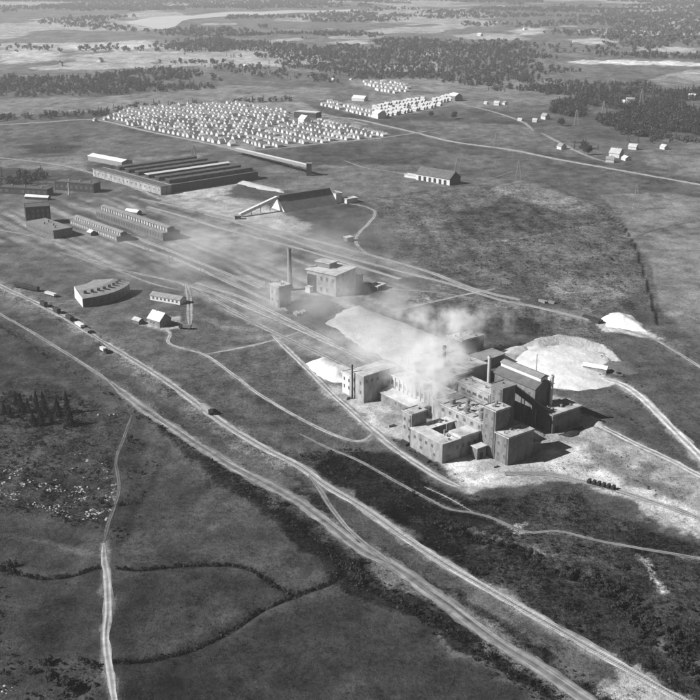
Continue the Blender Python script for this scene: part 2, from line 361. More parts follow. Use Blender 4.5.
# ------------------------------------------------------------------ the ground: one sheet to the horizon
def build_ground():
    NY, NX = 1020, 600
    ys = []; y = 150.0
    k = math.log(16000 / 150.0) / (NY - 1)
    yy = 150.0 * np.exp(k * np.arange(NY))
    s = np.linspace(-1, 1, NX); s = np.sign(s) * (np.abs(s) * .75 + np.abs(s) ** 3 * .25) * .72
    X = s[None, :] * (yy[:, None] + 170.0); Y = np.repeat(yy[:, None], NX, 1)
    x = X.ravel(); y = Y.ravel()
    z = height(x, y)
    # far country rises and falls a little
    z += sstep(y, 2600, 6000) * (fbm(x / 900, y / 900, 41, 3) - .45) * 30
    U, V = to_px(x, y, 0 * x)
    wx = x + (fbm(x/11, y/11, 61, 4) - .5) * 14; wy = y + (fbm(x/11, y/11, 67, 4) - .5) * 14
    alb = .095 + .05 * (fbm(x/130, y/130, 71, 4) - .5) * 2
    rgh = np.full(x.shape, .36)
    def paint(px, val, soft=3., amt=1., warp=1., rough=None, world=None):
        nonlocal alb, rgh
        pts = world or PP(px); i = within(x, y, pts, soft + 16)
        if not len(i): return
        X_ = x[i] + (wx[i]-x[i]) * warp; Y_ = y[i] + (wy[i]-y[i]) * warp
        soft_ = soft*.55
        m = sstep(poly_sdf(X_, Y_, pts), -soft_, soft_) * amt
        alb[i] += (val - alb[i]) * m
        if rough is not None: rgh[i] += (rough - rgh[i]) * m
    def stroke(px, hw, val, soft=2., amt=1., warp=.4, rough=None, world=None):
        nonlocal alb, rgh
        pts = world or smooth(PP(px), 4); i = within(x, y, pts, hw + soft + 10)
        if not len(i): return
        X_ = x[i] + (wx[i]-x[i]) * warp; Y_ = y[i] + (wy[i]-y[i]) * warp
        m = sstep(-line_dist(X_, Y_, pts), -hw - soft, -hw + soft * .3) * amt
        alb[i] += (val - alb[i]) * m
        if rough is not None: rgh[i] += (rough - rgh[i]) * m
    # --- far country: patchwork of woods, clearings, tones raised to carry painted haze
    f = sstep(y, 1750, 2300)
    pat = fbm(x/420, y/650, 81, 4); alb = alb * (1-f) + f * np.where(pat > .50, .32, .15)
    for c_ in ([(510,32),(530,26),(545,28),(540,34),(520,36)], [(415,52),(440,50),(455,54),(430,57)], [(560,30),(640,30),(700,33),(690,36),(600,35)], [(640,46),(700,48),(690,53),(640,51)], [(330,42),(360,40),(372,43),(350,46)], [(60,45),(150,40),(160,48),(80,52)], [(0,52),(60,50),(60,60),(0,64)], [(570,40),(600,38),(620,42),(590,45)]):
        paint(c_, .5, 40, .8, 6)
    paint(LAKES[1], .62, 14, .95, 3.5)
    # --- fields, foreground
    paint([(-200,420),(0,350),(150,440),(350,590),(560,720),(-200,760)], .05, 10, 1, 1, .34)
    paint([(120,470),(165,445),(235,495),(330,570),(335,580),(300,590),(255,566),(118,568),(112,540)], .06, 6)
    paint([(-60,520),(40,530),(100,545),(100,565),(50,573),(-60,565)], .042, 4)
    paint([(-60,580),(100,575),(105,650),(-60,655)], .05, 4)
    paint([(120,575),(245,570),(280,592),(215,633),(120,656)], .034, 5)
    paint([(150,605),(230,590),(250,600),(215,630),(150,640)], .042, 12, .8)
    paint([(140,660),(260,615),(360,585),(520,690),(520,760),(100,760)], .033, 6)
    paint([(310,560),(325,567),(315,580),(295,580)], .03, 5, .9)
    paint([(-120,378),(40,380),(95,400),(132,412),(118,460),(114,530),(60,522),(-120,490)], .05, 3, 1, .6, .7)
    paint([(128,435),(170,450),(165,470),(125,540),(110,530),(118,480)], .055, 5, .9)
    # --- dark heath along the lines
    paint([(225,432),(300,452),(345,447),(350,490),(300,466)], .04, 6, .9, 1, .6)
    paint([(318,470),(330,456),(350,451),(385,453),(410,466),(440,490),(465,500),(500,497),(532,512),(530,529),(500,538),(470,546),(482,578),(440,553),(380,514),(340,489)], .011, 2.2, .96, .9, 1.0)
    for q_ in range(16):
        u_ = 345 + (q_*47)%165; v_ = 458 + (q_*29)%75 + (u_-345)*.18
        paint([(u_,v_),(u_+9,v_+3),(u_+13,v_+8),(u_+3,v_+5)], .035, 3, .7, 2.0)
    stroke([(410,520),(440,524),(470,530),(520,536)], .8, .05, 1.5, .7, .8)
    stroke([(345,462),(380,478),(420,500)], .6, .05, 1.2, .6, .6)
    paint([(470,546),(525,545),(560,560),(540,580),(500,590),(482,578)], .02, 5, .9, 1.2, .7)
    paint([(440,552),(520,560),(600,590),(660,650),(720,720),(660,688),(560,625),(490,588)], .03, 5, .9, 1.4, .9)
    paint([(470,505),(560,490),(620,520),(720,560),(720,680),(640,620),(560,565),(520,540)], .036, 5, .9, 1.4, .9)
    paint([(280,470),(318,498),(345,530),(390,556),(480,606),(640,706),(590,706),(450,596),(360,540),(300,500)], .02, 2.5, .9, 1.2, .9)
    paint([(120,395),(180,436),(300,512),(360,560),(600,712),(560,712),(440,632),(350,592),(300,548),(200,468)], .012, 1.6, .95, .7, .7)
    paint([(335,540),(365,570),(362,585),(335,582),(326,565)], .02, 4, .95, 1)
    paint([(-60,305),(0,322),(90,376),(140,415),(120,412),(60,378),(-60,318)], .05, 3, .8)
    paint([(-60,285),(60,325),(160,388),(230,440),(300,490),(240,462),(140,398),(60,345),(-60,298)], .082, 3, .7)
    # --- middle fields
    paint([(60,310),(170,345),(240,385),(345,445),(300,455),(220,410),(110,340)], .092, 6, 1)
    paint([(215,358),(275,342),(345,420),(352,436),(300,415),(240,375)], .098, 5, 1)
    paint([(60,280),(180,300),(190,330),(120,340),(40,300)], .10, 6)
    paint([(380,195),(520,185),(640,215),(650,310),(600,318),(520,297),(430,270),(375,250)], .1, 12, .9, 1.4, .75)
    paint([(430,220),(520,195),(600,215),(560,240),(480,240)], .06, 12, .75, 2.2, .9)
    paint([(560,240),(640,240),(645,280),(560,285)], .085, 10, .8, 1.2)
    paint([(545,282),(620,275),(640,290),(620,305),(545,298)], .17, 3, .8, .6)
    paint([(610,215),(720,205),(720,360),(660,310),(650,260)], .17, 1.5, .95, .15, .3)
    paint([(520,180),(600,205),(560,212),(490,190)], .18, 1.5, .9, .2)
    paint([(600,195),(720,190),(720,212),(620,218)], .16, 2, .9, .3)
    paint([(560,200),(625,215),(655,300),(668,345),(640,350),(560,330)], .12, 6, .3)
    paint([(470,140),(620,165),(720,185),(720,200),(560,180),(440,165)], .09, 10, .9)
    paint([(640,150),(720,150),(720,180),(650,172)], .16, 4, .9)
    paint([(410,120),(520,125),(600,160),(500,148),(420,135)], .13, 8, .9)
    paint([(480,335),(640,350),(720,430),(700,470),(580,410),(560,390),(620,380)], .072, 8, .9, 1)
    paint([(420,275),(520,300),(600,325),(600,345),(540,335),(480,320),(400,300)], .095, 6, .9, 1, .8)
    paint([(480,316),(540,318),(548,332),(500,338),(478,330)], .03, 6, .9, 1.2)
    # --- far fields
    paint([(-60,100),(100,97),(230,85),(330,88),(330,100),(200,102),(100,112),(-60,118)], .17, 16)
    paint([(-60,128),(90,124),(235,152),(120,160),(90,165),(-60,150)], .11, 10)
    paint([(0,160),(80,156),(90,170),(40,170),(0,168)], .2, 6, .7)
    paint([(130,158),(220,152),(180,162),(130,167)], .22, 5, .7)
    paint([(20,146),(55,142),(82,146),(75,153),(30,154)], .045, 10, .9, 1.5)
    paint([(240,152),(400,142),(410,160),(300,175),(250,165)], .075, 10, .8)
    paint([(270,165),(420,165),(470,185),(380,205),(340,200),(250,185)], .135, 10, .8, 1)
    paint([(350,78),(560,80),(600,100),(540,105),(480,95),(350,86)], .2, 20, .9)
    paint([(430,95),(560,92),(545,104),(470,108)], .17, 20, .8)
    paint([(100,119),(128,107),(300,101),(335,118),(396,136),(330,144),(242,150)], .21, 8, .9, 1)
    paint([(320,106),(372,96),(355,82),(410,84),(412,95),(470,92),(460,104),(380,120)], .19, 8, .8, 1)
    for k_ in range(8):
        stroke([(128+k_*24,113-k_*.9),(128+k_*24+70,131-k_*.9)], 2.2, .32, 2, .6, .2)
    stroke([(205,108),(180,117),(165,124)], 3, .38, 2, .7, .2)
    # --- rail yard and works ground, pale and streaked along the lines
    q = PP([(-80,215),(0,215),(60,200),(160,196),(210,205),(300,232),(420,268),(400,330),(345,365),(270,332),(180,290),(100,270),(40,246),(-80,236)])
    i = within(x, y, q, 20); az = R(-37)
    la = x[i]*math.sin(az) + y[i]*math.cos(az); lb = x[i]*math.cos(az) - y[i]*math.sin(az)
    st = fbm(la/60 + 3*fbm(lb/60, la/90, 5, 2), lb/4.2 + .8*fbm(la/30, lb/30, 6, 2), 91, 4)
    m = sstep(poly_sdf(wx[i], wy[i], q), -12, 8)
    alb[i] += (np.clip(.16 + .55*(st-.5), .08, .36) - alb[i]) * m * .85; rgh[i] += (.2-rgh[i])*m
    paint([(165,215),(215,222),(300,240),(290,262),(230,255),(180,235)], .24, 16, .6)
    paint([(175,190),(255,200),(310,225),(300,238),(230,222),(160,202)], .38, 8, .7)
    paint([(170,190),(215,180),(245,180),(225,195),(190,199)], .40, 6, .75, 1.6)
    paint([(300,292),(335,296),(345,310),(325,322),(300,318)], .05, 4, .85)
    paint([(275,305),(292,300),(312,322),(290,322)], .09, 5, .7)
    paint([(200,318),(270,332),(330,352),(358,372),(340,372),(270,342)], .2, 4, .6)
    paint([(185,282),(230,296),(300,325),(358,352),(358,372),(300,348),(240,318),(190,296)], .26, 4, .55, .8)
    # --- the mill yard
    paint([(352,372),(395,385),(420,408),(470,385),(560,395),(590,425),(640,447),(720,480),(720,540),(660,508),(600,487),(550,484),(500,488),(468,492),(430,473),(390,446),(350,405)], .36, 2.5, .95, 1.0, .3)
    paint([(400,415),(470,470),(520,474),(480,486),(455,484),(395,445)], .5, 4, .8, 1)
    paint([(545,442),(600,462),(700,515),(700,535),(640,500),(560,480),(530,472)], .55, 6, .8, 1.5)
    paint([(640,500),(690,515),(720,530),(720,545),(680,535),(650,520)], .5, 4, .7, 2)
    paint([(590,440),(640,468),(690,500),(670,502),(620,480),(585,455)], .12, 5, .8, 1.6)
    paint([(383,436),(400,441),(425,456),(450,470),(472,478),(460,484),(445,478),(420,462),(398,450)], .05, 1.5, .92, .5)
    paint([(455,448),(470,470),(500,478),(470,486),(450,470)], .65, 4, .8)
    paint([(325,372),(350,392),(372,430),(352,412),(330,395)], .45, 3, .8, 1.6)
    paint([(345,330),(400,350),(430,372),(415,385),(380,370),(350,352)], .35, 4, .8)
    paint([(380,290),(430,294),(440,303),(400,312),(378,300)], .24, 6, .7)
    # pale spoil floor behind the mill
    paint([(495,357),(510,350),(528,345),(560,342),(600,352),(612,362),(600,372),(606,379),(617,383),(610,387),(576,391),(553,388),(542,377)], .52, 1.5, 1, .5, .35)
    paint([(600,322),(650,332),(668,340),(640,338),(605,330)], .5, 2, .8)
    paint([(470,300),(540,305),(600,318),(590,324),(520,308)], .2, 4, .4)
    # pale spill by the lower road, cottage yard, scree among the scrub
    paint([(612,682),(640,672),(668,690),(690,715),(610,715)], .42, 1.5, .85, 1.6)
    paint([(606,672),(625,676),(620,690),(600,690)], .35, 1.5, .7, 1.6)
    paint([(142,325),(152,316),(178,316),(184,328),(165,331)], .38, 2, .8, .6)
    paint([(150,375),(178,392),(210,414),(330,492),(300,476),(200,418)], .15, 2, .3)
    paint([(510,525),(524,520),(530,530),(518,533)], .5, 1.5, .6, 1)
    stroke([(636,556),(655,573),(664,592)], .8, .4, 1)
    stroke([(636,556),(645,560)], .8, .2, 1)
    stroke([(458,532),(500,538),(540,552),(600,560),(640,570)], 1.2, .1, 2, .6)
    paint([(395,215),(440,208),(455,222),(410,232)], .13, 3, .7, .8)
    paint([(655,345),(720,330),(720,395),(700,370)], .11, 2, .8, .3)
    paint([(440,150),(510,160),(480,170),(430,162)], .13, 3, .7, .4)
    paint([(600,300),(640,296),(648,312),(610,312)], .07, 3, .7, .6)
    stroke([(545,183),(600,208),(625,225)], .8, .04, 1, .8, .2)
    stroke([(636,236),(665,226),(720,218)], .8, .05, 1, .7, .2)
    stroke([(480,243),(540,236),(600,222),(640,214)], .9, .2, 1.5, .6, .3)
    stroke([(560,268),(600,282),(640,300)], .8, .05, 1, .6, .3)
    stroke([(420,190),(460,186),(500,188),(540,200)], 1.2, .05, 2, .6, .4)
    stroke([(350,205),(390,197),(430,190),(455,187)], 1.2, .05, 2, .7, .4)
    stroke([(165,450),(140,500),(118,545)], .9, .03, 1.5, .7, .3)
    stroke([(0,536),(40,540),(70,548),(100,556)], .8, .09, 1.5, .6, .3)
    stroke([(150,452),(190,470),(230,500),(260,525)], 4, .085, 6, .5)
    stroke([(118,655),(180,640),(230,612)], 2, .07, 3, .5, .6)
    for k_ in range(9): stroke([(170+k_*34,655+k_*4),(215+k_*34,700+k_*4)], .8, .048, 2.5, .5, 1.2)
    for k_ in range(12): stroke([(130+k_*30,690-k_*7),(190+k_*30,668-k_*4),(240+k_*28,660-k_*2)], .5, .022, 1.6, .45, 1.4)
    for k_ in range(7): stroke([(-20,590+k_*9),(98,586+k_*9)], .5, .06, 1.6, .4, .8)
    for k_ in range(6): stroke([(150+k_*22,470+k_*17),(128+k_*30,560)], .6, .08, 2.2, .35, 1.0)
    for pts, hw, dp in DITCHW: stroke(None, hw*.5, .008, .8, .97, .2, .9, pts)  # ditch shade painted into the ground colour as dark lines
    stroke([(-40,270),(0,290),(60,319),(100,344),(160,381),(220,425),(280,462)], 4.5, .16, 3, .65, 1.0, .8)
    stroke([(-40,262),(0,282),(60,311),(110,342)], 3.5, .17, 2.5, .6, 1.0, .8)
    stroke([(120,392),(176,434),(262,486),(337,534),(400,573),(450,608),(539,670),(600,712)], 4.2, .09, 2.5, .6, 1.0, .8)
    # trodden shoulders along every road
    for n, wd, al, pts in ROADW:
        stroke(None, wd*.5 - .1, al*.55, 1.3 if wd > 3 else .8, .6, .5, None, pts)
    alb *= np.clip(1 + 1.1*(fbm(x/9, y/9, 201, 4)-.5) + .9*(fbm(x/38, y/52, 205, 4)-.5), .35, 1.7)
    # far lakes sit in low ground
    for px in LAKES[:1]:
        pts = PP(px); i = within(x, y, pts, 200)
        if len(i): z[i] = np.where(poly_sdf(x[i], y[i], pts) > -60, -1.0, z[i])
    # faces
    idx = np.arange(NY*NX).reshape(NY, NX)
    q = np.stack([idx[:-1,:-1], idx[:-1,1:], idx[1:,1:], idx[1:,:-1]], -1).reshape(-1, 4)
    me = bpy.data.meshes.new('ground'); me.vertices.add(NY*NX); me.loops.add(q.size); me.polygons.add(len(q))
    me.vertices.foreach_set('co', np.stack([x, y, z], 1).ravel().astype(np.float32))
    me.loops.foreach_set('vertex_index', q.ravel().astype(np.int32))
    me.polygons.foreach_set('loop_start', (np.arange(len(q))*4).astype(np.int32))
    me.polygons.foreach_set('use_smooth', np.ones(len(q), bool))
    me.update(calc_edges=True)
    for nm, arr in (('cover', alb), ('tuft', rgh)):
        at = me.attributes.new(nm, 'FLOAT', 'POINT'); at.data.foreach_set('value', arr.astype(np.float32))
    m = bpy.data.materials.new('open_ground'); m.use_nodes = True; n = m.node_tree.nodes; l = m.node_tree.links
    p = n['Principled BSDF']; p.inputs['Roughness'].default_value = .95; p.inputs['Specular IOR Level'].default_value = 0
    a1 = n.new('ShaderNodeAttribute'); a1.attribute_name = 'cover'; a2 = n.new('ShaderNodeAttribute'); a2.attribute_name = 'tuft'
    tc = n.new('ShaderNodeTexCoord')
    def noise(sc, det, ro=.6, st=None):
        t = n.new('ShaderNodeTexNoise'); t.inputs['Scale'].default_value = sc; t.inputs['Detail'].default_value = det; t.inputs['Roughness'].default_value = ro
        if st:
            mp = n.new('ShaderNodeMapping'); mp.inputs['Rotation'].default_value[2] = st[0]; mp.inputs['Scale'].default_value = st[1]; l.new(tc.outputs['Object'], mp.inputs[0]); l.new(mp.outputs[0], t.inputs['Vector'])
        else: l.new(tc.outputs['Object'], t.inputs['Vector'])
        return t.outputs[0]
    def mth(op, a, b):
        t = n.new('ShaderNodeMath'); t.operation = op
        for k_, v_ in enumerate((a, b)):
            if isinstance(v_, (int, float)): t.inputs[k_].default_value = v_
            else: l.new(v_, t.inputs[k_])
        return t.outputs[0]
    n1 = mth('SUBTRACT', noise(.045, 7, .7), .5); n2 = mth('SUBTRACT', noise(.42, 8, .85), .5)
    n3 = mth('SUBTRACT', noise(.10, 5, .65, (R(35), (1, .28, 1))), .5)
    def crisp(v_, lo, hi):
        r_ = n.new('ShaderNodeMapRange'); r_.inputs[1].default_value = lo; r_.inputs[2].default_value = hi; r_.inputs[3].default_value = -.5; r_.inputs[4].default_value = .5; l.new(v_, r_.inputs[0]); return r_.outputs[0]
    g1 = mth('MULTIPLY', crisp(noise(.9, 3, .6), .36, .64), .55); g2 = mth('MULTIPLY', crisp(noise(.16, 5, .7), .38, .62), .45); g3 = mth('MULTIPLY', crisp(noise(2.2, 2, .5), .35, .65), .4)
    grain = mth('ADD', g1, mth('ADD', g2, g3))
    tot = mth('ADD', mth('ADD', mth('MULTIPLY', n1, 1.6), grain), mth('ADD', mth('MULTIPLY', n2, 4.2), mth('MULTIPLY', n3, 1.7)))
    fac = mth('MAXIMUM', mth('ADD', 1.0, mth('MULTIPLY', tot, mth('MULTIPLY', a2.outputs['Fac'], 2.0))), .25)
    base = mth('MULTIPLY', a1.outputs['Fac'], fac)
    l.new(base, p.inputs['Base Color'])
    bmp = n.new('ShaderNodeBump'); bmp.inputs['Strength'].default_value = 1; bmp.inputs['Distance'].default_value = 1.1
    hh = mth('MULTIPLY', mth('ADD', noise(.35, 6, .7), mth('MULTIPLY', noise(1.4, 3), .35)), mth('ADD', a2.outputs['Fac'], .1))
    l.new(hh, bmp.inputs['Height']); l.new(bmp.outputs[0], p.inputs['Normal'])
    me.materials.append(m)
    o = bpy.data.objects.new('ground', me); col.objects.link(o); o['kind'] = 'structure'
    o['label'] = 'open grassland, heath and works yard on gently uneven ground'
    return o
LAKES = [[(124,23),(140,19),(152,18),(170,16),(192,15.5),(212,13),(232,11.5),(262,11.5),(290,10),(320,10.5),(352,9),(362,10.5),(330,12.5),(300,12.5),(270,14.5),(240,15.5),(215,17),(190,19),(182,21),(176,26),(166,29),(156,30),(150,27),(138,25)],
         [(566,61.5),(580,59.5),(605,61),(622,59.5),(650,61.5),(668,60.5),(700,63),(740,62),(780,64),(780,66),(720,65.5),(690,66.5),(650,64.5),(632,65),(605,63.5),(588,64.5)],
         [(560,28),(590,27),(590,29),(565,31)]]
build_ground()

# ------------------------------------------------------------------ water
m_w = mat('lake_water', .62, .1, .004, rough=.3)
for px in LAKES[:1]:
    pts = PP(px)
    if poly_sdf(np.array([sum(p[0] for p in pts)/len(pts)]), np.array([0.]), pts)[0] is None: pass
    area = sum(pts[i][0]*pts[(i+1)%len(pts)][1]-pts[(i+1)%len(pts)][0]*pts[i][1] for i in range(len(pts)))
    if area < 0: pts = pts[::-1]
    me = bpy.data.meshes.new('lake'); me.from_pydata([(p[0], p[1], -.3) for p in pts], [], [tuple(range(len(pts)))]); me.materials.append(m_w)
    o = bpy.data.objects.new('lake', me); col.objects.link(o); o['kind'] = 'structure'

# ------------------------------------------------------------------ roads and railways
def road_mat(name, alb):
    m = bpy.data.materials.new(name); m.use_nodes = True; n = m.node_tree.nodes; l = m.node_tree.links
    p = n['Principled BSDF']; p.inputs['Roughness'].default_value = .95; p.inputs['Specular IOR Level'].default_value = .1
    uv = n.new('ShaderNodeUVMap'); uv.uv_map = 'run'
    mp = n.new('ShaderNodeMapping'); mp.inputs['Scale'].default_value = (1.3, .05, 1); l.new(uv.outputs[0], mp.inputs[0])
    a = n.new('ShaderNodeTexNoise'); a.inputs['Scale'].default_value = 1; a.inputs['Detail'].default_value = 5; l.new(mp.outputs[0], a.inputs['Vector'])
    tc = n.new('ShaderNodeTexCoord'); b = n.new('ShaderNodeTexNoise'); b.inputs['Scale'].default_value = .22; b.inputs['Detail'].default_value = 7; b.inputs['Roughness'].default_value = .7
    l.new(tc.outputs['Object'], b.inputs['Vector'])
    mx = n.new('ShaderNodeMath'); mx.operation = 'ADD'; l.new(a.outputs[0], mx.inputs[0]); l.new(b.outputs[0], mx.inputs[1])
    mr = n.new('ShaderNodeMapRange'); mr.inputs[1].default_value = .7; mr.inputs[2].default_value = 1.3; mr.inputs[3].default_value = alb*.3; mr.inputs[4].default_value = alb*1.45
    l.new(mx.outputs[0], mr.inputs[0])
    u2 = n.new('ShaderNodeUVMap'); u2.uv_map = 'across'; sx = n.new('ShaderNodeSeparateXYZ'); l.new(u2.outputs[0], sx.inputs[0])
    ab = n.new('ShaderNodeMath'); ab.operation = 'ABSOLUTE'; l.new(sx.outputs[0], ab.inputs[0])
    rc = n.new('ShaderNodeValToRGB'); l.new(ab.outputs[0], rc.inputs[0]); e = rc.color_ramp.elements
    e[0].position = 0; e[0].color = (.55,)*3+(1,); e[1].position = .5; e[1].color = (.5,)*3+(1,)
    for q_, c_ in ((.09, .6), (.18, 1.0), (.30, 1.05), (.40, .8)):
        k_ = e.new(q_); k_.color = (c_,)*3+(1,)
    ml = n.new('ShaderNodeMath'); ml.operation = 'MULTIPLY'; l.new(rc.outputs[0], ml.inputs[0]); l.new(mr.outputs[0], ml.inputs[1]); l.new(ml.outputs[0], p.inputs['Base Color'])
    return m
RM = {}
def strip(name, pts, wd, alb, z):
    # resample, jitter edges
    out = []
    for (x0, y0), (x1, y1) in zip(pts[:-1], pts[1:]):
        L = math.hypot(x1-x0, y1-y0); k = max(1, int(L / max(2.2, y0*.006)))
        out += [(x0+(x1-x0)*i/k, y0+(y1-y0)*i/k) for i in range(k)]
    out.append(pts[-1])
    v = []; f = []; uvs = []; acr = []; run = 0; ph = random.random()*100
    for i, p in enumerate(out):
        q0 = out[max(0, i-1)]; q1 = out[min(len(out)-1, i+1)]
        dx, dy = q1[0]-q0[0], q1[1]-q0[1]; L = math.hypot(dx, dy) or 1; nx, ny = -dy/L, dx/L
        if i: run += math.hypot(p[0]-out[i-1][0], p[1]-out[i-1][1])
        end = min(i, len(out)-1-i); wd_ = wd*min(1.0, .35+end*.16) if name in ('farm_track', 'footpath', 'dirt_road') else wd
        jl = .5*.35 + .65*(jl if i else .5) + .26*(random.random()-.5); jr = .5*.35 + .65*(jr if i else .5) + .26*(random.random()-.5)
        for s in (jl, .25, 0, -.25, -jr):
            v.append((p[0]+nx*wd_*s, p[1]+ny*wd_*s, z)); uvs.append((wd*s+ph, run)); acr.append((s, 0))
        if i:
            b = 5*(i-1); f += [(b+k, b+5+k, b+6+k, b+1+k) for k in range(4)]
    me = bpy.data.meshes.new(name); me.from_pydata(v, [], f)
    ul = me.uv_layers.new(name='run')
    u2 = me.uv_layers.new(name='across')
    for lp in me.loops: ul.data[lp.index].uv = uvs[lp.vertex_index]; u2.data[lp.index].uv = acr[lp.vertex_index]
    k = round(alb, 2)
    if k not in RM: RM[k] = road_mat('beaten_surface', alb)
    me.materials.append(RM[k])
    o = bpy.data.objects.new(name, me); col.objects.link(o); o['kind'] = 'structure'
    return o, out
for k, (n, wd, al, pts) in enumerate(ROADW):
    far = np.mean([p[1] for p in pts])
    o, out = strip(n, pts, wd, al, .05 + .004*k + (.15 if far > 1000 else 0))
    zt = o.data.vertices[0].co.z
    if n == 'railway':
        near = far < 620
        for s in (-.75, .75):
            m = MB(); prev = None
            for i, p in enumerate(out):
                q0 = out[max(0, i-1)]; q1 = out[min(len(out)-1, i+1)]; L = math.hypot(q1[0]-q0[0], q1[1]-q0[1]) or 1
                nx, ny = -(q1[1]-q0[1])/L, (q1[0]-q0[0])/L
                ring = [(p[0]+nx*(s+e), p[1]+ny*(s+e), zt+hz) for e, hz in ((-.06, .1), (-.06, .3), (.06, .3), (.06, .1))]
                b = len(m.v); m.v += ring
                if i: m.f += [(b-4+j, b-3+j, b+1+j, b+j) for j in range(3)]
            m.build('rail', M_RAIL, o)
        m = MB()
        for i in range(len(out)-1):
            (x0, y0), (x1, y1) = out[i], out[i+1]; L = math.hypot(x1-x0, y1-y0); ux, uy = (x1-x0)/L, (y1-y0)/L
            st = .75 if near else 1.6
            for j in range(int(L/st)):
                c = (x0+ux*j*st, y0+uy*j*st); h = 1.25
                m.hexa([(c[0]-uy*h*sx+ux*.13*sy, c[1]+ux*h*sx+uy*.13*sy, zt+zz) for zz in (.01, .1) for sx, sy in ((-1,-1),(1,-1),(1,1),(-1,1))])
        tag(m.build('sleepers', mat('weathered_sleeper', .22, .3, .4), o), 'dark timber sleepers under the rails', None, None, 'stuff')

# ------------------------------------------------------------------ heaps
def heap(name, label, px, hmax, slope, m, seed, step=1.0, world=None, group=None, rg=.5):
    pts = world or PP(px); xs = [p[0] for p in pts]; ys = [p[1] for p in pts]
    gx = np.arange(min(xs)-3, max(xs)+3, step); gy = np.arange(min(ys)-3, max(ys)+3, step)
    X, Y = np.meshgrid(gx, gy); x = X.ravel(); y = Y.ravel()
    wx = x + (fbm(x/8, y/8, seed, 3)-.5)*5; wy = y + (fbm(x/8, y/8, seed+9, 3)-.5)*5
    d = poly_sdf(wx, wy, pts)
    t = np.clip(d*slope, -1, None)
    z = hmax*(1-np.exp(-np.maximum(t, 0)/hmax)) * (.75 + .5*fbm(x/18, y/18, seed+3, 2)) + (fbm(x/3, y/3, seed+5, 3)-.5)*rg*sstep(d, 0, 3)
    z = np.where(d < 0, np.maximum(t, -.6), z)
    nx, ny = len(gx), len(gy); idx = np.arange(nx*ny).reshape(ny, nx)
    q = np.stack([idx[:-1,:-1], idx[:-1,1:], idx[1:,1:], idx[1:,:-1]], -1).reshape(-1, 4)
    q = q[(d[q] > -.9).any(1)]
    used = np.unique(q); mp = np.full(nx*ny, -1); mp[used] = np.arange(len(used))
    c = (float(np.mean(xs)), float(np.mean(ys)))
    me = bpy.data.meshes.new(name); me.from_pydata([(x[i]-c[0], y[i]-c[1], z[i]) for i in used], [], mp[q].tolist())
    me.polygons.foreach_set('use_smooth', np.ones(len(q), bool)); me.materials.append(m)
    o = bpy.data.objects.new(name, me); col.objects.link(o); o.location = (c[0], c[1], 0)
    return tag(o, label, 'heap', group)
heap('spoil_heap', 'grey crescent spoil bank curving round the back of the white waste floor', [(520,347),(535,338),(560,335),(585,338),(605,345),(622,357),(626,364),(615,363),(603,354),(583,348),(560,347),(540,350)], 4.5, .6, M_HEAPG, 21)
heap('spoil_heap', 'broad bright white waste bank spread behind the dark roofed gabled hall', [(510,352),(528,346),(560,343),(597,352),(610,362),(598,371),(604,380),(612,386),(576,391),(553,388),(540,378),(522,366)], 3.5, .22, M_HEAPW, 29, rg=.3)
heap('spoil_heap', 'white mound at the left edge of the waste floor behind the gabled mill hall', [(494,358),(500,351),(512,347),(527,347),(532,352),(515,360),(500,365)], 5, .55, M_HEAPW, 25)
heap('spoil_heap', 'small bright white heap beside the far path at right', [(602,320),(610,314),(620,313),(632,317),(645,326),(650,333),(632,331),(608,327)], 6, .7, M_HEAPW, 31)
heap('spoil_heap', 'white heap on the grass just left of the tall blank tower block', [(306,364),(322,357),(338,362),(352,369),(349,383),(332,382),(316,376)], 4, .5, M_HEAPW, 37)
heap('block_pile', 'huge pale flat topped pile stretching from the power house to the smoking mill', [(326,323),(343,311),(358,305),(390,318),(425,331),(455,344),(448,362),(420,372),(396,364),(365,349)], 3.2, .35, M_BLOCK, 43, rg=.35)
heap('gravel_heap', 'low dark grey mound beside the shed on the waste floor', [(600,366),(612,360),(630,362),(640,372),(625,376),(606,373)], 2.5, .35, mat('dark_earth_heap', .13, .3, .3, bump=.4), 47)

# ------------------------------------------------------------------ the mill
F = Frame(P(442, 463.8), -36.5)
# low front building, a ring round a sunken court
t = thing('mill_building', 'low pale flat roofed mill building with a sunken court at the front corner', 'building', F.g(0, 0))
m = MB()
F.box(m, 0, 8, 0, 22, -1, 9.3); F.box(m, 8, 22, 0, 6.8, -1, 9.3); F.box(m, 15.8, 22, 6.8, 22, -1, 9.3); F.box(m, 8, 15.8, 20.8, 22, -1, 9.3)
m.build('wall', M_WALLP, t)
m = MB(); F.box(m, 8.002, 15.798, 6.802, 20.798, -1, 3.0); m.build('court_roof', M_ROOFM, t)
m = MB(); F.box(m, -.4, 8, -.4, 10.5, 9.303, 9.65); F.box(m, 8.003, 22.3, -.4, 6.8, 9.303, 9.65); F.box(m, 15.8, 22.3, 6.803, 22, 9.303, 9.65); m.build('roof', M_ROOF, t)
m = MB(); F.box(m, -.4, 8, 10.503, 22, 9.303, 10.3); m.build('raised_roof', M_ROOF, t)
windows(F, t, 'L', 1, 21, 5, [6.2], 1.2, 1.5, b0=0); windows(F, t, 'L', 3, 17, 3, [2.4], 1.2, 1.3, b0=0); windows(F, t, 'R', 7, 21, 4, [5.6], 1.3, 1.8, a0=0)
clutter(F, t, 0, 8, 0, 10, 9.57, 6, 5); clutter(F, t, 15.8, 22, 7, 21, 9.57, 4, 6)
m = MB(); F.box(m, -.1, .02, 2.2, 5.0, 0, 3.4); m.build('door', M_WALL2, t)
for q in ((9, 9.8, 9, 9.8, 3.0, 10.6), (14.2, 14.8, 15, 15.6, 3.0, 10.2)):
    m = MB(); F.box(m, *q); m.build('pipe', M_STEEL, t)
